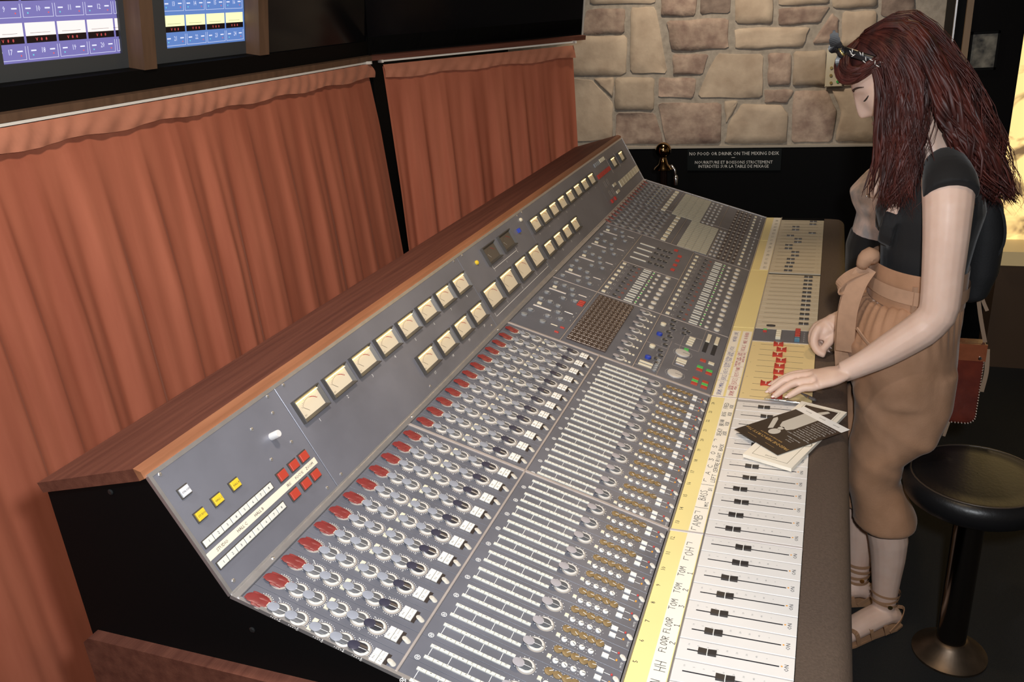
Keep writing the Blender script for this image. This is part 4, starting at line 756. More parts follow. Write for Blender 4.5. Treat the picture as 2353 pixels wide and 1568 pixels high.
# faders
def fader_mesh():
    g = G()
    for s in (-1, 1):
        y0, y1 = (s * .0006, s * .0128) if s > 0 else (s * .0128, s * .0006)
        g.add([(-.0056, y0, 0), (.0056, y0, 0), (.0056, y1, 0), (-.0056, y1, 0), (-.005, y0, .0030 if s > 0 else .0038), (.005, y0, .0030 if s > 0 else .0038), (.005, y1, .0038 if s > 0 else .0030), (-.005, y1, .0038 if s > 0 else .0030)],
              [(3, 2, 1, 0), (4, 5, 6, 7), (0, 1, 5, 4), (1, 2, 6, 5), (2, 3, 7, 6), (3, 0, 4, 7)])
    g.box(-.0052, .0052, -.0006, .0006, 0, .0034, 1)
    return g.mesh('fader_cap', [M_FCAP, M_WHITE])
def red_fader_mesh():
    g = G(); n = 8; top = []; 
    for i in range(n + 1):
        t = -1 + 2 * i / n; top.append((t * .0120, .0062 + .0032 * t * t))
    for i in range(n):
        (ya, wa), (yb, wb) = top[i], top[i + 1]
        if i in (3, 4): pass
        za, zb = .0050 + .003 * (ya / .0120) ** 2, .0050 + .003 * (yb / .0120) ** 2
        g.add([(-wa, ya, 0), (wa, ya, 0), (wb, yb, 0), (-wb, yb, 0), (-wa, ya, za), (wa, ya, za), (wb, yb, zb), (-wb, yb, zb)], [(4, 5, 6, 7), (1, 2, 6, 5), (3, 0, 4, 7), (0, 1, 5, 4), (2, 3, 7, 6)])
    g.box(-.0062, .0062, -.0010, .0010, .004, .0056, 1)
    return g.mesh('fader_cap', [M_REDB, M_WHITE])
ME_F, ME_FR = fader_mesh(), red_fader_mesh()
FY = [.10, .11, .105, .095, .0889, .1189, .1156, .1126, .1091, .1073, .0949, .0941, .1164, .1162, .111, .1177, .1044, .1039, .108, .10, .095, .10, .092, .101]
def slot(F, x, y0, y1, name='fader_slot', w=.0011, m=M_INK):
    g = G(); g.box(x - w, x + w, y0, y1, .0006, .00075); return g
gs, gt, gl = G(), G(), G()
for k in range(24):
    g = G(); g.box(-.0011, .0011, .0205, .1475, .00055, .00085); add('fader_slot', g, M_INK, desk, Matrix.Translation((FX[k], 0, .74)))
    link('fader_cap', ME_F, desk, Matrix.Translation((FX[k], FY[k], .7406)))
    for j, tx in enumerate(('10', '5', '0', '5', '10', '20', '30', '40', 'o')):
        text(gt, tx, Matrix.Translation((FX[k] + .0105, .146 - .0135 * j, .74095)), .0042)
    text(gl, 'ON', Matrix.Translation((FX[k] - .001, .0105, .74095)), .0085, wide=1.05)
    gl.lathe([(.0014, .7406), (.0014, .7410)], 8, 1, Matrix.Translation((FX[k] + .001, .0172, 0)))
    text(gl, str(k + 1), Matrix.Translation((FX[k], .2135, .7406)), .0105, 0)
tag(add('fader_scale_print', gt, mat('print_grey', (.28, .27, .26), .7), desk), kind='stuff'); tag(add('fader_lettering', gl, [M_INK, M_LEDO], desk), kind='stuff')
g2 = G()
ME_SL = G(); ME_SL.box(-.0008, .0008, .0205, .1475, .0006, .0009); ME_SL = ME_SL.mesh('fader_slot', mat('slot_brown', (.16, .13, .09), .6))
ME_SR = G(); ME_SR.box(-.0006, .0006, .0275, .1375, .0008, .0011); ME_SR = ME_SR.mesh('fader_slot', MATS['slot_brown'])
for x in MX: link('fader_slot', ME_SL, desk, Matrix.Translation((x, 0, .74))); link('fader_cap', ME_F, desk, Matrix.Translation((x, .036, .7406)))
for x, y in zip(FARX, FARY): link('fader_slot', ME_SL, desk, Matrix.Translation((x, 0, .74))); link('fader_cap', ME_F, desk, Matrix.Translation((x, y, .7406)))
for i, x in enumerate(MX + FARX): text(g2, str(i % 12 + 1), Matrix.Translation((x, .0105, .741)), .006)
g = G(); g.lathe([(.004, 0), (.004, .004)], 12); add('knob', g, M_FCAP, desk, Matrix.Translation((1.5513, .1212, .7406)) @ Matrix.Scale(3, 4, (0, 1, 0)))
RX = [1.414, 1.378, 1.342, 1.306, 1.27, 1.234, 1.198, 1.162, 1.127, 1.091]; RY = [.0927, .0831, .0907, .0802, .0816, .0817, .0796, .1063, .0835, .0767]
for x, y in zip(RX, RY):
    link('fader_slot', ME_SR, desk, Matrix.Translation((x, 0, .74)))
    link('fader_cap', ME_FR, desk, Matrix.Translation((x, y, .7408)))
for x, tx in ((1.40, '5'), (1.29, '6'), (1.20, '3'), (1.105, '8')): text(g2, tx, Matrix.Translation((x, .153, .7411)), .006); text(g2, tx, Matrix.Translation((x - .05, .008, .7411)), .006)
tag(add('fader_numerals', g2, MATS['slot_brown'], desk), kind='stuff')
def btn(name, F, x, s, w, d, h, m, b=.0008, h0=0.):
    if F is F_MAIN: h = .0006 + h * .42; b = min(b, .0005)
    g = G(); g.bbox(-w / 2, w / 2, -d / 2, d / 2, h0, h, b); return add(name, g, m, desk, at(F, x, s))
for i in range(4): btn('monitor_button', F_FAD, 1.461 + .0145 * i, .223 - .097, .0105, .013, .009, M_CREAM)
for i in range(4): btn('red_switch', F_FAD, 1.468 + .0152 * i, .223 - .048, .0125, .013, .011, M_REDB)
btn('blue_switch', F_FAD, 1.452, .223 - .048, .0125, .013, .011, mat('teal_button', (.08, .2, .28), .4)); btn('green_button', F_FAD, 1.515, .223 - .134, .006, .010, .006, M_GREEN); btn('red_button', F_FAD, 1.505, .223 - .134, .006, .010, .006, M_REDB)
g = G()
for i in range(5): text(g, 'MUTE', Matrix.Translation((1.452 + .0148 * i, .031, .741)), .0035)
add('lettering', g, M_PRINT, desk)
# handwriting on the paper strips
g = G(); Z0 = .7412; W = .0009
def hw(sx, x0, x1, y, size, mi=0, gg=None, w=W):
    n = max(1, len(sx)); hand(g, sx, x0, y - size / 2, Z0, size, (x1 - x0) / n, w, mi)
hw('KICK', .012, .045, .178, .010); hw('SN', .062, .085, .178, .012); hw('SN', .148, .166, .180, .013); hw('HH', .181, .203, .179, .016)
hw('FLOOR', .2195, .2535, .182, .010); hw('2', .2385, .2455, .1705, .008); hw('FLOOR', .260, .295, .182, .010); hw('1', .277, .284, .1705, .008)
for i, (a, b) in enumerate(((.313, .339), (.3535, .3795), (.397, .423))): hw('TOM', a, b, .183, .010); hw('321'[i], a + .008, a + .015, .1705, .008)
hw('[OH]', .440, .494, .180, .014); hw('[AMB]', .529, .592, .180, .014); hw('|', .600, .606, .178, .017); hw('MIC', .608, .624, .172, .006); hw('BASS', .628, .664, .181, .013); hw('DI', .664, .675, .172, .007); hw('|', .681, .687, .178, .017)
hw("[ A C 3 0 S ]", .694, .870, .184, .009); hw('LEFT', .695, .725, .171, .0075); hw('CENTRE', .733, .772, .171, .0075); hw('RIGHT', .776, .812, .171, .0075); hw('BACK', .820, .850, .171, .0075)
for sx, a, b in (('DEACY', .885, .918), ('BRIAN', .930, .960), ('ROG', .977, .998), ('FRED', 1.015, 1.045)): hw(sx, a, b, .183, .009); hw('VOX', a + .003, a + .022, .1715, .0085)
for (sx, a, b, y, sz) in (('DRUMS', 1.085, 1.115, .207, .010), ('CYMBALS', 1.12, 1.16, .207, .009), ('|', 1.163, 1.168, .207, .018), ('BASS', 1.17, 1.20, .207, .011), ('|', 1.203, 1.208, .207, .018), ('KEYS', 1.21, 1.24, .207, .009), ('EXTRA', 1.245, 1.275, .211, .006), ('KEYS', 1.247, 1.272, .203, .006), ('|', 1.277, 1.282, .207, .018), ('EXTRA LEAD', 1.284, 1.345, .211, .006), ('GTRS VOCAL', 1.286, 1.345, .203, .006), ('|', 1.348, 1.353, .207, .018), ('VOX', 1.356, 1.385, .207, .010), ('MOTHER LOVE', 1.42, 1.49, .207, .009)): hw(sx, a, b, y, sz, 1, w=.0008)
for (sx, a, b, y, sz) in (('DRUMS', 1.085, 1.112, .179, .010), ('EXTRA', 1.117, 1.14, .187, .005), ('DRUMS', 1.117, 1.14, .180, .005), ('+PERC', 1.117, 1.14, .173, .005), ('|', 1.143, 1.148, .179, .018), ('BASS', 1.15, 1.185, .179, .012), ('|', 1.188, 1.193, .179, .018), ('KEYS', 1.195, 1.22, .179, .009), ('PIANO', 1.225, 1.25, .179, .009), ('|', 1.252, 1.257, .179, .018), ('RHYTHM LEAD + LEAD', 1.26, 1.345, .186, .005), ('GTRS HARM GTRS', 1.262, 1.345, .179, .005), ('BACKING VOX', 1.285, 1.345, .172, .005), ('|', 1.348, 1.353, .179, .018), ('VOCALS', 1.356, 1.40, .179, .010), ('MADE IN HEAVEN', 1.41, 1.49, .179, .009)): hw(sx, a, b, y, sz, 2, w=.0008)
for i in range(14): hw(random.choice(('KEYS', 'VOX', 'GTR', 'FX', 'ECHO', 'REV')), 2.09 + .049 * i, 2.115 + .049 * i, .179, .009, 0, w=.0007)
add('handwriting', g, [M_INK, M_INKB, M_INKR], desk)
# knobs
def shear(z0, z1, dx, dy):
    k = 1 / (z1 - z0); return Matrix(((1, 0, dx * k, -dx * k * z0), (0, 1, dy * k, -dy * k * z0), (0, 0, 1, 0), (0, 0, 0, 1)))
KDX, KDY = -.0026, .0104                                            # every cap of this desk leans back from its ring
def knob_meshes(cap_m, shaft_m=None):
    g = G(); g.lathe([(.0140, .0006), (.0140, .0011), (.0130, .0014)], 28, 1); g.lathe([(.0120, .0013), (.0118, .0026), (.0112, .0030)], 28, 0, cap=False); g.lathe([(.0112, .0030), (.0086, .0030)], 28, 0, cap=False); g.lathe([(.0087, .0031), (.0084, .0027)], 28, 3)
    g.box(-.0005, .0005, -.0112, -.0085, .0028, .0032, 2)
    base = autosharp(g.mesh('rotary_knob', [M_RING, M_SKIRT, M_INK, M_SHAFT], True))
    S = shear(.0030, .0056, KDX, KDY)
    g = G(); g.lathe([(.0084, .0029), (.0080, .0050), (.0076, .0056)], 28, 0, T=S, flute=.06, cap=False); g.lathe([(.0078, .0055), (.0074, .0059)], 24, 1, T=S)
    p = [S @ Vector((x, y, z + .0002)) for x, y, z in ((-.0004, -.0086, .0030), (.0004, -.0086, .0030), (.0004, -.0078, .0056), (-.0004, -.0078, .0056))]; g.add(p, [(0, 1, 2, 3)], 2)
    return base, autosharp(g.mesh('knob_cap', [shaft_m or M_SHAFT, cap_m, M_PRINT], True))
K_B, K_C = knob_meshes(M_CAP); _, K_D = knob_meshes(M_CAPD, mat('shaft_dark', (.05, .05, .06), .3, .4)); _, K_G = knob_meshes(mat('cap_warmgrey', (.36, .34, .36), .45))
g = G(); g.lathe([(.0140, .0006), (.0140, .0012), (.0126, .0016)], 28, 1); autom = g.mesh('red_knob', [M_RED, M_SKIRT], True); K_RB = autosharp(autom)
S = shear(.0016, .0050, -.0030, .0140)
g = G(); g.lathe([(.0112, .0014), (.0108, .0030), (.0094, .0036)], 26, 0, T=S, flute=.05); g.lathe([(.0088, .0034), (.0082, .0052), (.0066, .0057)], 24, 0, T=S)
for a in (25, 115, 205, 300):
    T = S @ Matrix.Rotation(math.radians(a), 4, 'Z'); g.bbox(.0052, .0122, -.0016, .0016, .0016, .0048, .0006, 0, T)
K_RC = autosharp(g.mesh('knob_cap', [M_RED], True))
def knob(name, base, cap, F, x, s, ang, sc=1.):
    T = at(F, x, s) @ Matrix.Scale(sc, 4)
    o = link(name, base, desk, T); link('knob_cap', cap, o); return o
gd, go_, gtag, gsm = G(), G(), G(), G()
def dots(g, F, x, s, r, n=21, a0=-40, a1=220, sz=.0007, h=.0009):
    T = at(F, x, s, h)
    for i in range(n):
        a = math.radians(a0 + (a1 - a0) * i / (n - 1)); c = Vector((r * math.cos(a), r * math.sin(a), 0))
        g.add([T @ (c + Vector((sz * math.cos(q), sz * math.sin(q), 0))) for q in [k * math.pi / 3 for k in range(6)]], [(0, 1, 2, 3, 4, 5)])
ROWS = (('A', .072), ('B', .100), ('C', .138), ('D', .170), ('E', .197))
BTN = []
g = G(); g.bbox(-.0050, .0050, -.0045, .0045, .0006, .0040, .0006); ME_WB = g.mesh('push_button', M_WHITE)
g = G(); g.lathe([(.0042, .0006), (.0040, .0040), (.0034, .0046)], 16, T=shear(.0006, .0046, -.0002, .0056)); ME_SC = autosharp(g.mesh('small_cap', mat('small_cap_grey', (.55, .52, .45), .35), True))
for k in range(24):
    x = CH[k]; rj = lambda: random.uniform(-1.2, 1.2)
    knob('red_knob', K_RB, K_RC, F_MAIN, x, .042, random.uniform(-.3, .3)); dots(gd, F_MAIN, x, .042, .0155, 19, -120, 120)
    for nm, s in ROWS:
        knob('rotary_knob', K_B, K_D if nm == 'E' else K_C, F_MAIN, x, s, rj()); dots(gd, F_MAIN, x, s, .0158, 23, -200, 70)
        for a in (-150, -100, 40, 75): text(gd, random.choice(('10', '8', '15', '5')), at(F_MAIN, x + .0188 * math.cos(math.radians(a)), s - .0165 * math.sin(math.radians(a)), .0009), .0042)
    for (dx, s) in ((0, .0545), (.009, .121), (-.006, .121), (0, .1535)): gtag.bbox(x + dx - .0036, x + dx + .0036, -s - .0036, -s + .0036, .0006, .0030, .0005)
    for j, sx in enumerate(('10', '20', '30', '40')): text(go_, sx, at(F_MAIN, x + .004 * j - .004, .0600 - .001 * j, .0009), .0045)
    ribbon(gd, [F_MAIN @ Vector((x + .0165, -.060, .0009)), F_MAIN @ Vector((x + .0185, -.0565, .0009))], .0008)
    btn('button_shade', F_MAIN, x + .0006, .2254, .0232, .0238, .0016, mat('button_shade_dark', (.03, .022, .02), .5), .0004)  # dark slab puts the shaded side and shadow of the buttons into colour
    for i in range(2):
        for j in range(2): BTN.append((x + (-.0055 if i == 0 else .0055), .2178 + .0098 * j))
    for (tx, dx, ds) in (('PH', -.0055, -.0049), ('EQ', -.0055, .0049), ('SOLO', .0055, .0049)):
        text(gsm, tx, at(F_MAIN, x + dx, .2227 + ds, .0042) @ Matrix.Rotation(0, 4, 'Z'), .0034 if tx == 'SOLO' else .0042)
    link('small_cap', ME_SC, desk, at(F_MAIN, x, .2445))
for (x, s) in BTN: link('push_button', ME_WB, desk, at(F_MAIN, x, s))
add('button_tag', gtag, M_CREAM, desk, F_MAIN)['kind'] = 'stuff'
# routing half of each channel
g = G(); g.bbox(-.0024, .0024, -.0067, .0067, .0006, .0030, .0005); ME_RB = g.mesh('routing_button', mat('routing_white', (.66, .65, .57), .45))
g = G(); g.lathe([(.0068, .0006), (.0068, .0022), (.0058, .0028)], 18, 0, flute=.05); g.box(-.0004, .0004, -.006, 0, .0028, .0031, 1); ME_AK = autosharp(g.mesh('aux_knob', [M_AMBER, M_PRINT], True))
g = G(); g.lathe([(.0044, .0006), (.0044, .0022), (.0039, .0026)], 18); g.box(-.0004, .0004, -.0039, .001, .0026, .0029, 1); ME_WK = autosharp(g.mesh('pan_knob', [M_WHITE, M_INK], True))
g = G(); g.bbox(-.0036, .0036, -.0050, .0050, .0006, .0035, .0005); ME_SW = g.mesh('switch_cap', M_WHITE)
g = G(); g.lathe([(.0016, .0006), (.0015, .0022), (.0008, .003)], 10); ME_LR = g.mesh('lamp', M_LEDR, True); ME_LO = g.mesh('lamp', M_LEDO, True)
g = G(); g.lathe([(.0042, .0006), (.0042, .0030), (.0036, .0036)], 16, T=shear(.0006, .0036, 0, .003)); ME_FC = autosharp(g.mesh('mute_cap', mat('mute_cap_white', (.72, .68, .60), .35), True))
RB = []
for k in range(24):
    x = FX[k]
    for dx in (-.0150, .0065):
        for j in range(8): RB.append((x + dx, .2815 + .0138 * j, 2 * j + (1 if dx < 0 else 2)))
    for j in range(4): gd.box(x - .0122, x + .0037, -(.2785 + .0297 * j) - .0004, -(.2785 + .0297 * j) + .0004, .0006, .0009, 1)
    T = at(F_MAIN, x - .0205, .2675, .0009)
    gd.add([T @ Vector((.0042 * q * math.cos(a), .0042 * q * math.sin(a), 0)) for q in (1, .78) for a in [i * math.pi / 8 for i in range(16)]], [(i, (i + 1) % 16, 16 + (i + 1) % 16, 16 + i) for i in range(16)])
    ribbon(gd, [T @ Vector(p) for p in ((-.002, -.002, 0), (-.001, .002, 0), (.001, -.002, 0), (.002, .002, 0))], .0009)
    knob('send_knob', K_B, K_G, F_MAIN, x - .001, .4028, random.uniform(-.8, .8), 1.02)
    dots(gd, F_MAIN, x - .001, .4028, .0158, 11, -120, 120, .0008)
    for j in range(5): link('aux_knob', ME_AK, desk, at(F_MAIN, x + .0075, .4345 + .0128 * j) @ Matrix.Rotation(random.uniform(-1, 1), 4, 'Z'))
    for j in range(4): link('pan_knob', ME_WK, desk, at(F_MAIN, x - .0140, .4370 + .0135 * j) @ Matrix.Rotation(random.uniform(-1, 1), 4, 'Z'))
    btn('aux_switch', F_MAIN, x - .0105, .4265, .0062, .0062, .005, M_CREAM)
    dots(gd, F_MAIN, x - .002, .466, .0002, 2)
    for j in range(5): dots(gd, F_MAIN, x + .0075, .4345 + .0128 * j, .0080, 9, -140, 140, .0006)
    for j in range(4): dots(gd, F_MAIN, x - .0140, .4370 + .0135 * j, .0076, 7, -140, 140, .0006)
    for dx, ld in ((.0040, ME_LR), (-.0105, ME_LO)):
        link('switch_cap', ME_SW, desk, at(F_MAIN, x + dx, .4985)); link('lamp', ld, desk, at(F_MAIN, x + dx + .001, .5155)); gd.box(x + dx - .0004, x + dx + .0004, -.5135, -.5045, .0006, .0009, 1)
    link('mute_cap', ME_FC, desk, at(F_MAIN, x - .0005, .5245)); text(gd, 'MUTE', at(F_MAIN, x - .0145, .524, .0009), .0042)
# gd boxes above are in frame coordinates: convert them
idx = set(vi for i, m in enumerate(gd.m) if m == 1 for vi in gd.f[i])
for vi in idx: gd.v[vi] = tuple(F_MAIN @ Vector(gd.v[vi]))
gd.m = [0] * len(gd.m)
tag(add('scale_print', gd, M_PRINT, desk), kind='stuff'); tag(add('scale_print_red', go_, M_PRINTR, desk), kind='stuff'); tag(add('button_lettering', gsm, M_INK, desk), kind='stuff')
RB.sort(key=lambda q: q[0])
for (x, s, n) in RB[:300]: link('routing_button', ME_RB, desk, at(F_MAIN, x, s))
g = G()
for (x, s, n) in RB[300:]: g.bbox(x - .0028, x + .0028, -s - .00675, -s + .00675, .0006, .0030, .0005)
tag(add('routing_buttons_rear', g, ME_RB.materials[0], desk, F_MAIN), kind='stuff')
g = G()
for (x, s, n) in RB: text(g, str(n), at(F_MAIN, x, s, .0032), .0042)
tag(add('routing_numerals', g, M_INK, desk), kind='stuff')
# centre section
def lknob(name, r, h, m, F, x, s, m2=None, ang=0.):
    key = (name, r, h, m.name)
    if key not in _km:
        h = h * .35; g = G(); g.lathe([(r, .0006), (r * .97, h * .9), (r * .85, h)], 20); g.box(-.0004, .0004, -r, 0, h, h + .0003, 1); _km[key] = autosharp(g.mesh(name, [m, m2 or M_INK], True))
    return link(name, _km[key], desk, at(F, x, s) @ Matrix.Rotation(ang, 4, 'Z'))
_km = {}
M_MK = mat('module_knob_grey', (.26, .27, .28), .4); M_MKD = mat('module_knob_dark', (.06, .055, .05), .4)
gc, gw = G(), G()
def module(x0, wx, tall=True):
    # one outboard module lying across the panel: a bright slider bar and knobs around it
    btn('slider_bar', F_MAIN, x0 + wx * .42, .055, .0065, .050, .004, mat('slider_bar_white', (.66, .62, .58), .3, .3)); btn('slider_cap', F_MAIN, x0 + wx * .55, .041, .008, .012, .010, M_CREAM)
    for (fx, s) in ((.15, .034), (.15, .082), (.78, .034), (.78, .060), (.72, .086), (.45, .098), (.2, .115)):
        lknob('module_knob', .0072, .016, M_MK, F_MAIN, x0 + wx * fx, s, M_PRINT, random.uniform(-1, 1)); dots(gw, F_MAIN, x0 + wx * fx, s, .0105, 11, -120, 120, .0007)
    btn('slider_bar', F_MAIN, x0 + wx * .6, .122, .004, .024, .003, mat('slider_bar_white', (.66, .62, .58)))
    for j in range(3): text(gw, random.choice(('IN', 'OUT', 'dB', 'GAIN')), at(F_MAIN, x0 + wx * (.3 + .2 * j), .139, .0009), .004)
for i, (a, w) in enumerate(((1.165, .14), (1.305, .135), (1.455, .15), (1.605, .15), (1.755, .155), (1.91, .155))): module(a, w)
for j in range(3): btn('red_button', F_MAIN, 1.320 + .012 * j, .133, .0105, .017, .008, M_REDB)
btn('red_button', F_MAIN, 1.15, .134, .006, .011, .006, M_REDB); btn('red_button', F_MAIN, 1.116, .129, .006, .011, .006, M_REDB)
lknob('module_knob', .0085, .014, M_MK, F_MAIN, 1.148, .030); lknob('module_knob', .0085, .014, M_MK, F_MAIN, 1.145, .082); btn('slider_bar', F_MAIN, 1.150, .112, .003, .018, .003, M_CREAM)
# brown group routing block
g = G()
for i in range(8):
    for d in (-.010, .010):
        x = 1.118 + .0415 * i + d
        for j in range(8): g.bbox(x - .0085, x + .0085, -(.166 + .0128 * j) - .006, -(.166 + .0128 * j) + .006, .0006, .0055, .0006)
        for j in range(8): gc.lathe([(.0011, .0055), (.0011, .0060)], 6, 0, Matrix.Translation((x, -(.166 + .0128 * j), 0)))
tag(add('group_routing_buttons', g, M_BROWN, desk, F_MAIN), kind='stuff')
for i in range(8):
    x = 1.1015 + .0455 * i
    knob('group_knob', K_B, K_G, F_MAIN, x, .3, random.uniform(-.8, .8)); dots(gw, F_MAIN, x, .3, .0155, 9, -120, 120, .0009)
    for s in (.316, .325): btn('group_switch', F_MAIN, x - .006, s, .005, .006, .005, M_CREAM)
# monitor module
for (x, s, w, d, m) in ((1.311, .359, .012, .008, M_BLUE), (1.154, .36, .012, .008, M_BLUE), (1.3806, .3564, .011, .008, M_CREAM), (1.2236, .357, .011, .008, M_CREAM)):
    g = G(); g.lathe([(d, .0006), (d * .97, .006), (d * .8, .007)], 20); add('round_button', g, m, desk, at(F_MAIN, x, s), autos=True)
for x in (1.108, 1.124): btn('cream_bar_button', F_MAIN, x, .362, .0075, .034, .006, M_CREAM)
for i in range(4): btn('cream_bar_button', F_MAIN, 1.312 + .0155 * i, .440 + .0006 * i, .0075, .017, .007, M_CREAM)
for x in (1.196, 1.209): btn('cream_bar_button', F_MAIN, x, .438, .0075, .026, .006, M_CREAM)
btn('grey_bar_button', F_MAIN, 1.183, .438, .007, .022, .005, M_ALU)
for (x, s) in ((1.2485, .4334), (1.1202, .4356)):
    lknob('level_knob', .0195, .011, mat('level_knob_silver', (.68, .66, .62), .28, .3), F_MAIN, x, s); dots(gw, F_MAIN, x, s, .024, 19, -130, 130, .0009)
btn('green_button', F_MAIN, 1.277, .4385, .011, .012, .006, M_GREEN)
for (s) in (.4815, .5045):
    g = G(); g.box(1.30, 1.425, -s - .0055, -s + .0055, .0006, .0012); add('slide_track', g, M_INK, desk, F_MAIN); btn('slide_cap', F_MAIN, 1.392, s, .050, .0105, .010, M_CREAM, .002)
btn('red_button', F_MAIN, 1.2467, .4873, .013, .015, .006, M_BTNRED); btn('cream_button', F_MAIN, 1.2468, .5089, .013, .015, .006, M_CREAM)
for (x, s, m) in ((1.2035, .4859, M_GREEN), (1.189, .4865, M_BTNRED), (1.200, .5101, M_GREEN), (1.186, .5105, M_BTNRED), (1.1335, .4853, M_BTNRED), (1.120, .4853, M_GREEN), (1.1065, .4858, M_BTNRED), (1.132, .5097, M_BTNRED), (1.1185, .5097, M_GREEN), (1.105, .510, M_BTNRED)):
    btn('lit_button', F_MAIN, x, s, .0130, .0155, .006, m)
for (x, s, r) in ((1.43, .3768, .007), (1.40, .378, .006), (1.375, .385, .006), (1.345, .378, .006), (1.32, .386, .006), (1.29, .378, .006), (1.26, .385, .006), (1.217, .38, .006), (1.19, .386, .006), (1.165, .38, .006), (1.14, .386, .006), (1.369, .4167, .006), (1.39, .425, .005), (1.40, .412, .005)):
    lknob('module_knob', r, .013, M_MKD, F_MAIN, x, s, M_PRINT); dots(gw, F_MAIN, x, s, r + .004, 9, -130, 130, .0008)
for i in range(6): lknob('module_knob', .005, .012, M_MK, F_MAIN, 1.10 + .012 * i, .387, M_PRINT)
# returns: two blocks of small mixers
def row(x, s0, far=False):
    lknob('fader_knob', .0088, .013, mat('return_knob_white', (.66, .62, .54), .35), F_MAIN, x, s0 + .1455); lknob('trim_knob', .0062, .011, MATS['return_knob_white'], F_MAIN, x - .004, s0 + .117)
    btn('return_switch', F_MAIN, x, s0 + .004, .011, .011, .008, M_CREAM)
    btn('return_bar', F_MAIN, x + .0075, s0 + .0785, .0048, .025, .005, mat('routing_white', (.76, .75, .66))); btn('return_bar', F_MAIN, x - .0085, s0 + .0785, .0048, .025, .005, MATS['routing_white'])
    lknob('return_knob', .0055, .011, M_MKD, F_MAIN, x, s0 + .0365, M_PRINT); btn('return_red', F_MAIN, x - .004, s0 + .0525, .007, .008, .005, mat('maroon_button', (.22, .07, .05), .4))
    for d, m in ((-.008, M_CREAM), (.002, M_GREEN), (.010, M_CREAM)): btn('return_lamp', F_MAIN, x + d, s0 + .0995, .004, .005, .004, m)
    dots(gw, F_MAIN, x, s0 + .1455, .0122, 9, -130, 130, .0007); dots(gw, F_MAIN, x, s0 + .020, .006, 5, 0, 180, .0012)
for i in range(8): row(1.4675 + .0382 * i, .1585)
for i in range(15): row(1.4685 + .0395 * i, .3485)
for i in range(4): btn('long_white_bar', F_MAIN, 1.8165 + .0523 * i, .189, .0065, .053, .005, MATS['routing_white'])
for i in range(4):
    for s in (.228, .250, .268): lknob('module_knob', .0072, .013, M_MKD, F_MAIN, 1.82 + .0523 * i, s, M_PRINT); dots(gw, F_MAIN, 1.82 + .0523 * i, s, .0105, 9, -130, 130, .0007)
for (x, s) in ((2.0178, .2804), (1.9697, .3014), (1.922, .3018), (1.873, .3024), (1.8234, .3028)):
    for d in (-.005, .005): btn('red_button', F_MAIN, x + d, s, .008, .013, .006, M_REDB)
# far channels
gk, gr, gf = G(), G(), G()
for k in range(16):
    x = 2.091 + .0437 * k; near = k < 8
    for j, s in enumerate((.022, .045, .065, .088, .108, .128) if not near else (.022, .050, .075, .105, .135, .16, .185)):
        T = Matrix.Translation((x, -s, 0)); gk.lathe([(.0125, .0006), (.0120, .002)], 12, 0, T); gk.lathe([(.0078, .002), (.0070, .006)], 12, 1 if j else 2, T @ shear(.002, .006, -.002, .010))
    if not near:
        for s in (.090, .118): gr.lathe([(.0045, .0006), (.004, .005)], 10, 0, Matrix.Translation((x + .012, -s, 0)))
    btn('far_push_button', F_MAIN, x, .2215 if near else .1555, .021, .017, .010, M_CREAM)
    a, b = (.2725, .3775) if near else (.1905, .302)
    for d in (-.0135, .0075):
        for j in range(4):
            l = (b - a) / 4; gr.bbox(x + d - .0030, x + d + .0030, -(a + l * (j + 1)) + .0004, -(a + l * j) - .0004, .0006, .006, .0006)
    for s in ((.389, .404) if near else (.312, .33, .348)): gf.lathe([(.0058, .0006), (.005, .005)], 12, 0, Matrix.Translation((x, -s, 0)))
    for j in range(4):
        for d in (-.010, .010): gk.lathe([(.0055, .0006), (.005, .004)], 8, 3, Matrix.Translation((x + d, -(.4175 + .017 * j), 0)));
        gf.lathe([(.0042, .0006), (.0042, .005)], 10, 0, Matrix.Translation((x, -(.4175 + .017 * j), 0)))
    btn('far_mute_cap', F_MAIN, x, .4905, .013, .009, .009, M_CREAM); gf.lathe([(.003, .0006), (.003, .006)], 8, 0, Matrix.Translation((x, -.514, 0)))
tag(add('far_knobs', gk, [mat('far_ring', (.22, .19, .18), .5), M_MK, mat('far_red', (.25, .06, .05), .5), M_BROWN], desk, F_MAIN, autos=True), kind='stuff')
tag(add('far_routing_buttons', gr, mat('far_bar_beige', (.42, .38, .28), .5), desk, F_MAIN), kind='stuff'); tag(add('far_small_caps', gf, mat('far_cap', (.45, .42, .38), .4), desk, F_MAIN, autos=True), kind='stuff')
tag(add('button_dots', gc, M_PRINT, desk, F_MAIN), kind='stuff'); tag(add('centre_print', gw, M_PRINT, desk), kind='stuff')

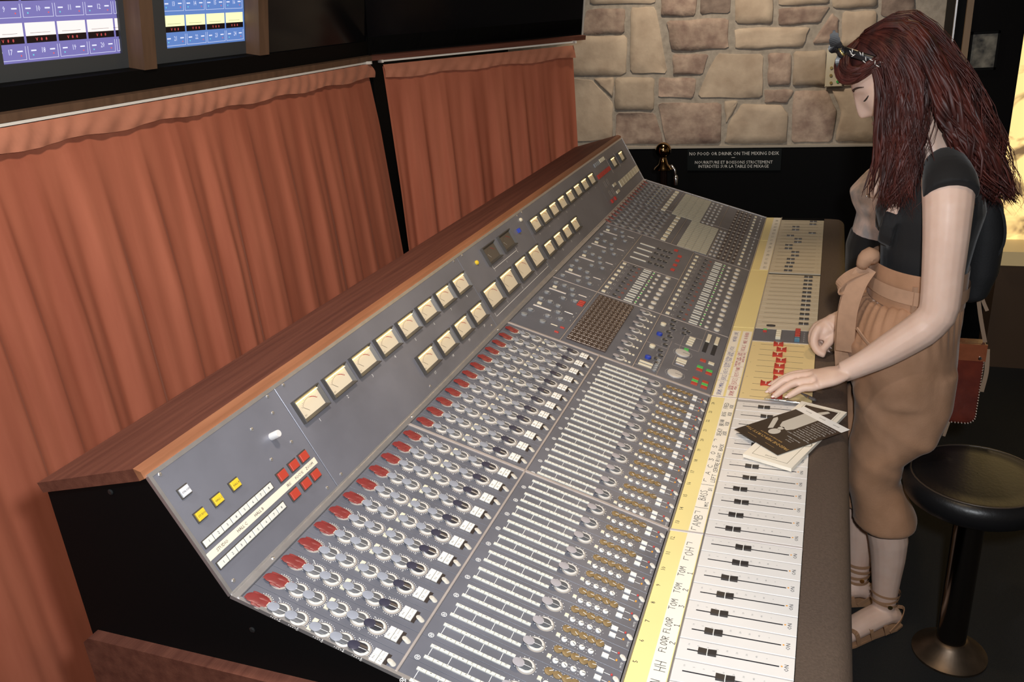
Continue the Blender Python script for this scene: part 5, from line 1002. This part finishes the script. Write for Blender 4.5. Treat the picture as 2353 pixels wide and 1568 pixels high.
# ------------------------------------------------------------------ meter bridge
M_DIAL = mat('dial_face', (.58, .51, .39), .5, emit=.10, emit_c=(1., .80, .48)); M_DIALD = mat('dial_face_dark', (.10, .085, .07), .4)
M_LAMP = mat('meter_lamp', (1, .85, .5), .5, emit=5.0, emit_c=(1., .74, .28))
def meter_meshes(w, h, dark=False):
    t = .0062; g = G()
    def frm(x0, x1, y0, y1, X0, X1, Y0, Y1, z0, z1):
        g.add([(x0, y0, z0), (x1, y0, z0), (x1, y1, z0), (x0, y1, z0), (X0, Y0, z1), (X1, Y0, z1), (X1, Y1, z1), (X0, Y1, z1)], [(i, (i + 1) % 4, 4 + (i + 1) % 4, 4 + i) for i in range(4)])
    a, b = w / 2, h / 2
    frm(-a, a, -b, b, -a, a, -b, b, .0, .0075); frm(-a, a, -b, b, -a + .0016, a - .0016, -b + .0016, b - .0016, .0075, .0085); frm(-a + .0016, a - .0016, -b + .0016, b - .0016, -a + t, a - t, -b + t, b - t, .0085, .0022)
    bez = g.mesh('vu_meter', M_BEZEL)
    g = G(); g.box(-a + t * .8, a - t * .8, -b + t * .8, b - t * .8, .0012, .0021); face = g.mesh('dial', M_DIALD if dark else M_DIAL)
    g = G(); fw, fh = w - 2 * t, h - 2 * t
    def arcp(r, a0, a1, n, cy): return [Vector((r * math.sin(math.radians(a0 + (a1 - a0) * i / n)), cy + r * math.cos(math.radians(a0 + (a1 - a0) * i / n)), .0023)) for i in range(n + 1)]
    cy = -fh * .62; r = fh * .98
    ribbon(g, arcp(r, -46, 12, 12, cy), .0004, 0); ribbon(g, arcp(r, 12, 46, 8, cy), .0011, 1)
    for i in range(14):
        aa = math.radians(-46 + 92 * i / 13); d = Vector((math.sin(aa), math.cos(aa), 0)); c = Vector((0, cy, .0023))
        ribbon(g, [c + d * (r + .0006), c + d * (r + (.0022 if i % 2 else .0034))], .0004, 0)
    aa = math.radians(-44); d = Vector((math.sin(aa), math.cos(aa), 0)); c = Vector((0, cy, .0026)); ribbon(g, [c + d * r * .52, c + d * r * .97], .0006, 2 if dark else 0)
    text(g, 'VU', Matrix.Translation((-fw * .38, -fh * .38, .0023)), .0045, 0)
    marks = g.mesh('dial_marks', [mat('dial_ink', (.10, .06, .04), .7), mat('dial_red', (.45, .03, .03), .6), M_PRINT])
    g = G(); g.box(-a + .006, a - .006, b - t - .0006, b - t + .0005, .0023, .0050); lamp = g.mesh('dial_lamp', M_LAMP)
    g = G(); g.box(-a + .0017, a - .0017, -b + .0017, b - .0017, .0078, .0080)
    return bez, face, marks, lamp
MM = meter_meshes(.0765, .0425); MB = meter_meshes(.092, .055); MD = meter_meshes(.088, .048, True)
gn = G()
def meter(ms, x, s, num=None, lamp=True):
    o = link('vu_meter', ms[0], desk, at(F_MET, x, s, .0012)); link('dial', ms[1], o); link('dial_marks', ms[2], o)
    if lamp: link('dial_lamp', ms[3], o)
    if num: text(gn, num, at(F_MET, x, s + .0325, .0014), .0085)
for i in range(8): meter(MM, .3345 + .0922 * i, .0595, str(i + 1))
for i in range(4): meter(MM, .7015 + .0928 * i, .1405, str(17 + i))
for i in range(2): meter(MD, 1.2 + .1155 * i, .046, None, False)
for i in range(4): meter(MB, 1.0905 + .1135 * i, .1325)
for i in range(8): meter(MM, 1.540 + .0916 * i, .0585, str(9 + i))
for i in range(4): meter(MM, 1.542 + .0927 * i, .1405, str(21 + i))
for x in (2.5165, 2.6486): meter(MM, x, .0605, None)
def line(x0, s0, x1, s1, w=.0012):
    T = F_MET; ribbon_w(gn, T @ Vector((x0, -s0, .0015)), T @ Vector((x1, -s1, .0015)), w, F_MET)
def ribbon_w(g, a, b, w, F):
    d = (b - a).normalized(); n = (F.to_3x3() @ Vector((0, 0, 1))).cross(d) * w / 2; g.add([a - n, b - n, b + n, a + n], [(0, 1, 2, 3)])
for a, b, s in ((1.055, 1.475, .178), (1.17, 1.345, .083)):
    line(a, s, b, s); line(a, s - .010, a, s); line(b, s - .010, b, s)
for x, sx in ((1.145, '1'), (1.26, 'C'), (1.38, '2')): text(gn, sx, at(F_MET, x, .171, .0014), .0085)
text(gn, '3', at(F_MET, 1.1725, .088, .0014), .008); text(gn, 'C', at(F_MET, 1.257, .090, .0014), .008); text(gn, '4', at(F_MET, 1.345, .088, .0014), .008)
add('meter_lettering', gn, M_PRINT, desk)
g = G(); g.lathe([(.006, 0), (.0055, .004), (.003, .006)], 14); 
for x, s, m in ((1.105, .043, M_BTNYEL), (1.4654, .023, M_CREAM)):
    add('lamp', g, m, desk, at(F_MET, x, s, .0012), autos=True)
btn('blue_button', F_MET, 1.4136, .0435, .008, .012, .010, M_BLUE, h0=.0012)
# near block: talkback and camera selectors
gb = G()
def lampbtn(x, s, w, d, m, tx=None, sz=.006):
    g = G(); g.box(-w / 2 - .0018, w / 2 + .0018, -d / 2 - .0018, d / 2 + .0018, .0012, .0030, 1); g.bbox(-w / 2, w / 2, -d / 2, d / 2, .0030, .0062, .0008, 0)
    add('lamp_button', g, [m, M_BEZEL], desk, at(F_MET, x, s))
    if tx: text(gb, tx, at(F_MET, x, s, .0064), sz)
lampbtn(.0326, .0458, .0165, .0125, mat('lamp_button_white', (.62, .62, .64), .35), 'ON-OFF', .0042)
for x, s, tx in ((.0322, .0854, 'STUDIO'), (.0694, .084, 'HALL C'), (.1098, .0832, 'HALL B')): lampbtn(x, s, .0165, .0125, M_BTNYEL, tx, .0042)
for x in (.1949, .2262, .2544):
    for s in (.1198, .1555): lampbtn(x, s, .0185, .0135, M_BTNRED)
for s in (.1205, .1562):
    g = G(); g.box(.0085, .168, -s - .0062, -s + .0062, .0012, .0028); add('selector_frame', g, M_BEZEL, desk, F_MET)
    for i in range(8):
        btn('selector_button', F_MET, .0190 + .0197 * i, s, .0184, .0098, .0045, mat('selector_white', (.66, .66, .60), .4), h0=.0012); text(gb, str(i + 1), at(F_MET, .0190 + .0197 * i, s, .0047), .006)
plate('label_strip', F_MET, .0035, .2745, .1325, .1440, .0010, .0026, mat('label_cream', (.80, .70, .55), .5))
for x, tx in ((.0335, 'STUDIO'), (.078, 'HALL C'), (.118, 'HALL B'), (.196, 'IRIS'), (.2245, 'FOCUS'), (.254, 'ZOOM')): text(gb, tx, at(F_MET, x, .1382, .0028), .0068)
tag(add('selector_lettering', gb, M_INK, desk), kind='stuff')
g = G(); g.lathe([(.0062, 0), (.0060, .016), (.0052, .017)], 22); add('toggle_knob', g, mat('toggle_cap', (.75, .74, .72), .35, .15), desk, at(F_MET, .2222, .0624, .0012), autos=True)
g = G(); g.lathe([(.0030, 0), (.0030, .0008), (.0018, .0016)], 12); sm = autosharp(g.mesh('screw', mat('screw_nickel', (.55, .53, .5), .3, .8), True))
for x, s in ((.1964, .0342), (.2514, .0892), (.2518, .0337), (.1956, .09), (.0167, .0075), (.262, .0075), (.306, .0075), (.0167, .186), (.262, .186), (.306, .186), (1.01, .0075), (1.01, .186), (.66, .186), (1.06, .0075), (1.46, .0075), (1.5, .0075)): link('screw', sm, desk, at(F_MET, x, s, .0012))
for x in (.09, .55, 1.02, 1.5, 2.0): link('screw', sm, desk, at(F_MAIN, x, .0062, .0012))
# far block
for i in range(8): btn('far_lamp_button', F_MET, 2.478 + .0415 * i, .1435, .038, .026, .005, M_CREAM, h0=.0012)
for s in (.1293, .1586): btn('cream_button', F_MET, 2.391, s, .040, .011, .005, M_CREAM, h0=.0012)
for i in range(10): btn('red_switch', F_MET, 2.265 + .0185 * i, .068, .012, .016, .007, M_REDB, h0=.0012)
for i in range(4): btn('cream_button', F_MET, 2.375 + .018 * i, .024, .010, .014, .006, M_CREAM, h0=.0012)
for i in range(4): btn('grey_switch', F_MET, 2.29 + .020 * i, .026, .010, .014, .006, M_MK, h0=.0012)
for x in (2.2695, 2.3162): btn('red_switch', F_MET, x, .170, .014, .014, .008, M_REDB, h0=.0012)
g = G()
for x in (2.30, 2.34):
    for s in (.105, .145):
        g.box(x - .009, x + .009, -s - .013, -s - .011, .0012, .0016); g.box(x - .009, x + .009, -s + .011, -s + .013, .0012, .0016); g.box(x - .009, x - .007, -s - .013, -s + .013, .0012, .0016); g.box(x + .007, x + .009, -s - .013, -s + .013, .0012, .0016)
for x in (2.4576, 2.585): g.box(x - .003, x + .003, -.092, -.030, .0012, .0020)
add('outline_print', g, M_STRIP, desk, F_MET)
# ------------------------------------------------------------------ papers and pens on the desk
M_LEAF = mat('leaflet_dark', (.030, .018, .012), .35, coat=.3); M_PAP = mat('brochure_cream', (.86, .80, .68), .6)
def quad_T(a, b, d, z):
    a, b, d = V((*a, z)), V((*b, z)), V((*d, z)); ex = (b - a); ey = (d - a); w, h = ex.length, ey.length
    ex.normalize(); ez = ex.cross(ey).normalized(); ey = ez.cross(ex)
    return Matrix(((ex.x, ey.x, ez.x, a.x), (ex.y, ey.y, ez.y, a.y), (ex.z, ey.z, ez.z, a.z), (0, 0, 0, 1))), w, h
br = thing('brochure', (.92, .03, .7425), 'thick cream brochure with an oval emblem lying under the dark leaflet', 'brochure')
T, w, h = quad_T((.761, .030), (1.028, -.072), (.803, .122), .7452)
g = G(); g.box(0, w, 0, h, 0, .0075); pg = add('pages', g, M_PAP, br, T)
g = G(); 
def fr(x0, x1, y0, y1, t, z, mi=0):
    for a, b, c, d in ((x0, x1, y0, y0 + t), (x0, x1, y1 - t, y1), (x0, x0 + t, y0, y1), (x1 - t, x1, y0, y1)): g.box(a, b, c, d, z, z + .0002, mi)
fr(.012, .10, .014, h - .014, .0006, .0076)
TT = Matrix.Translation((.020, h * .5, .0077)) @ Matrix.Rotation(-math.pi / 2, 4, 'Z'); text(g, 'ENGLISH', TT, .0062)
for k in range(24):
    a = 2 * math.pi * k / 24; g.box(-.0011, .0011, -.0007, .0007, 0, .0002, 0, Matrix.Translation((.105 + .010 * math.cos(a), .012 + .013 * math.sin(a) * .8 + .002, .0077)) @ Matrix.Rotation(a + 1.57, 4, 'Z'))
text(g, 'm', Matrix.Translation((.105, .014, .0077)) @ Matrix.Rotation(-math.pi / 2, 4, 'Z'), .008)
fr(.150, w - .010, .010, h - .012, .0004, .0076); g.box(.205, w - .014, .014, h - .016, .0076, .0078, 1)
add('cover_print', g, [mat('print_olive', (.12, .11, .07), .6), M_LEAF], br, T)
g = G(); limb(g, [(w - .05, h * .55, .0077), (w - .035, h * .40, .0077), (w - .022, h * .30, .0077)], [.004, .007, .005], 8, 8, .05); add('picture', g, mat('print_pale', (.6, .56, .48), .5), br, T)
lf = thing('leaflet', (.92, .04, .755), 'dark printed party leaflet with gold title, pale figure and white footer', 'leaflet')
T, w, h = quad_T((.803, .058), (.941, -.077), (.895, .150), .7545)
# title edge is the short side nearest the scribble strip; the leaflet is read from the far end
g = G(); g.box(0, w, 0, h, 0, .0009); add('sheet', g, M_LEAF, lf, T)
g = G(); g.box(w - .024, w, 0, h, .0009, .0010); add('footer', g, mat('leaflet_white', (.84, .82, .78), .5), lf, T)
g = G(); RT = Matrix.Rotation(math.pi / 2, 4, 'Z')
def lt(sx, x, y, sz, mi, wide=1.): text(g, sx, Matrix.Translation((x, y, .0011)) @ RT, sz, mi, wide)
lt("FREDDIE MERCURY'S 71st", .030, h * .50, .0112, 0, .98); lt('BIRTHDAY PARTY', .042, h * .50, .0052, 0, 1.5); g.box(.014, .0143, h * .2, h * .4, .0009, .0011, 0); g.box(.014, .0143, h * .6, h * .8, .0009, .0011, 0)
for j, (sx, sz) in enumerate((('Come as', .0045), ('you are', .0045), ('Montreux Casino', .0052))): lt(sx, .056 + .007 * j, h * .24, sz, 1)
for j in range(11): lt(random.choice(('Tuesday 5 September 2017', 'Free entrance from noon', 'Music and birthday cake', 'Studio experience tours', 'At the Casino Barriere')), .084 + .0078 * j if .084 + .0078 * j < w - .03 else w - .03, h * .25, .0046 if j % 3 else .0054, 1)
for y in (.2, .5, .8): lt('queen', w - .012, h * y, .007, 2)
add('lettering', g, [mat('print_gold', (.62, .38, .12), .4), M_PRINT, mat('print_olive', (.12, .11, .07))], lf, T)
# a plain pale figure in place of the photograph
g = G(); zz = .0011
def blob(pts, mi): n = len(pts); g.add([(x, y, zz) for x, y in pts], [tuple(range(n))], mi)
def ell(cx_, cy_, a, b, mi, n=18, rot=0.): blob([(cx_ + a * math.cos(t) * math.cos(rot) - b * math.sin(t) * math.sin(rot), cy_ + a * math.cos(t) * math.sin(rot) + b * math.sin(t) * math.cos(rot)) for t in [2 * math.pi * k / n for k in range(n)]], mi)
ell(.062, h * .60, .014, .011, 0); ell(.082, h * .62, .008, .006, 0); blob([(.085, h * .52), (.10, h * .48), (w - .024, h * .50), (w - .024, h * .80), (.105, h * .78), (.088, h * .70)], 0); blob([(.060, h * .74), (.070, h * .70), (.105, h * .88), (.112, h * .95), (.100, h * .95)], 0)
add('figure_print', g, [mat('figure_grey', (.55, .52, .46), .5), M_LEAF], lf, T)
# pens
def pen(a, b, label, m):
    a, b = V(a), V(b); d = (b - a); L = d.length; T = Matrix.Translation(a) @ d.to_track_quat('Z', 'Y').to_matrix().to_4x4()
    o = thing('pen', a, label, 'pen', 'pens on the faders'); g = G(); g.lathe([(.0008, 0), (.0014, .006), (.0030, .020), (.0038, .026), (.0038, L - .002), (.003, L)], 14); add('barrel', g, m, o, T, autos=True)
    g = G(); g.lathe([(.0039, .030), (.0039, .034)], 14, cap=False); add('ring', g, M_STEEL, o, T)
pen((1.072, .104, .7465), (1.0635, -.002, .7465), 'slim silver pen pointing at the scribble strip beside the leaflet', mat('pen_silver', (.5, .5, .5), .25, .9))
pen((1.123, .030, .7465), (1.087, -.006, .7465), 'grey pen lying under the hand on the yellow plate', mat('pen_grey', (.2, .19, .19), .3, .5))
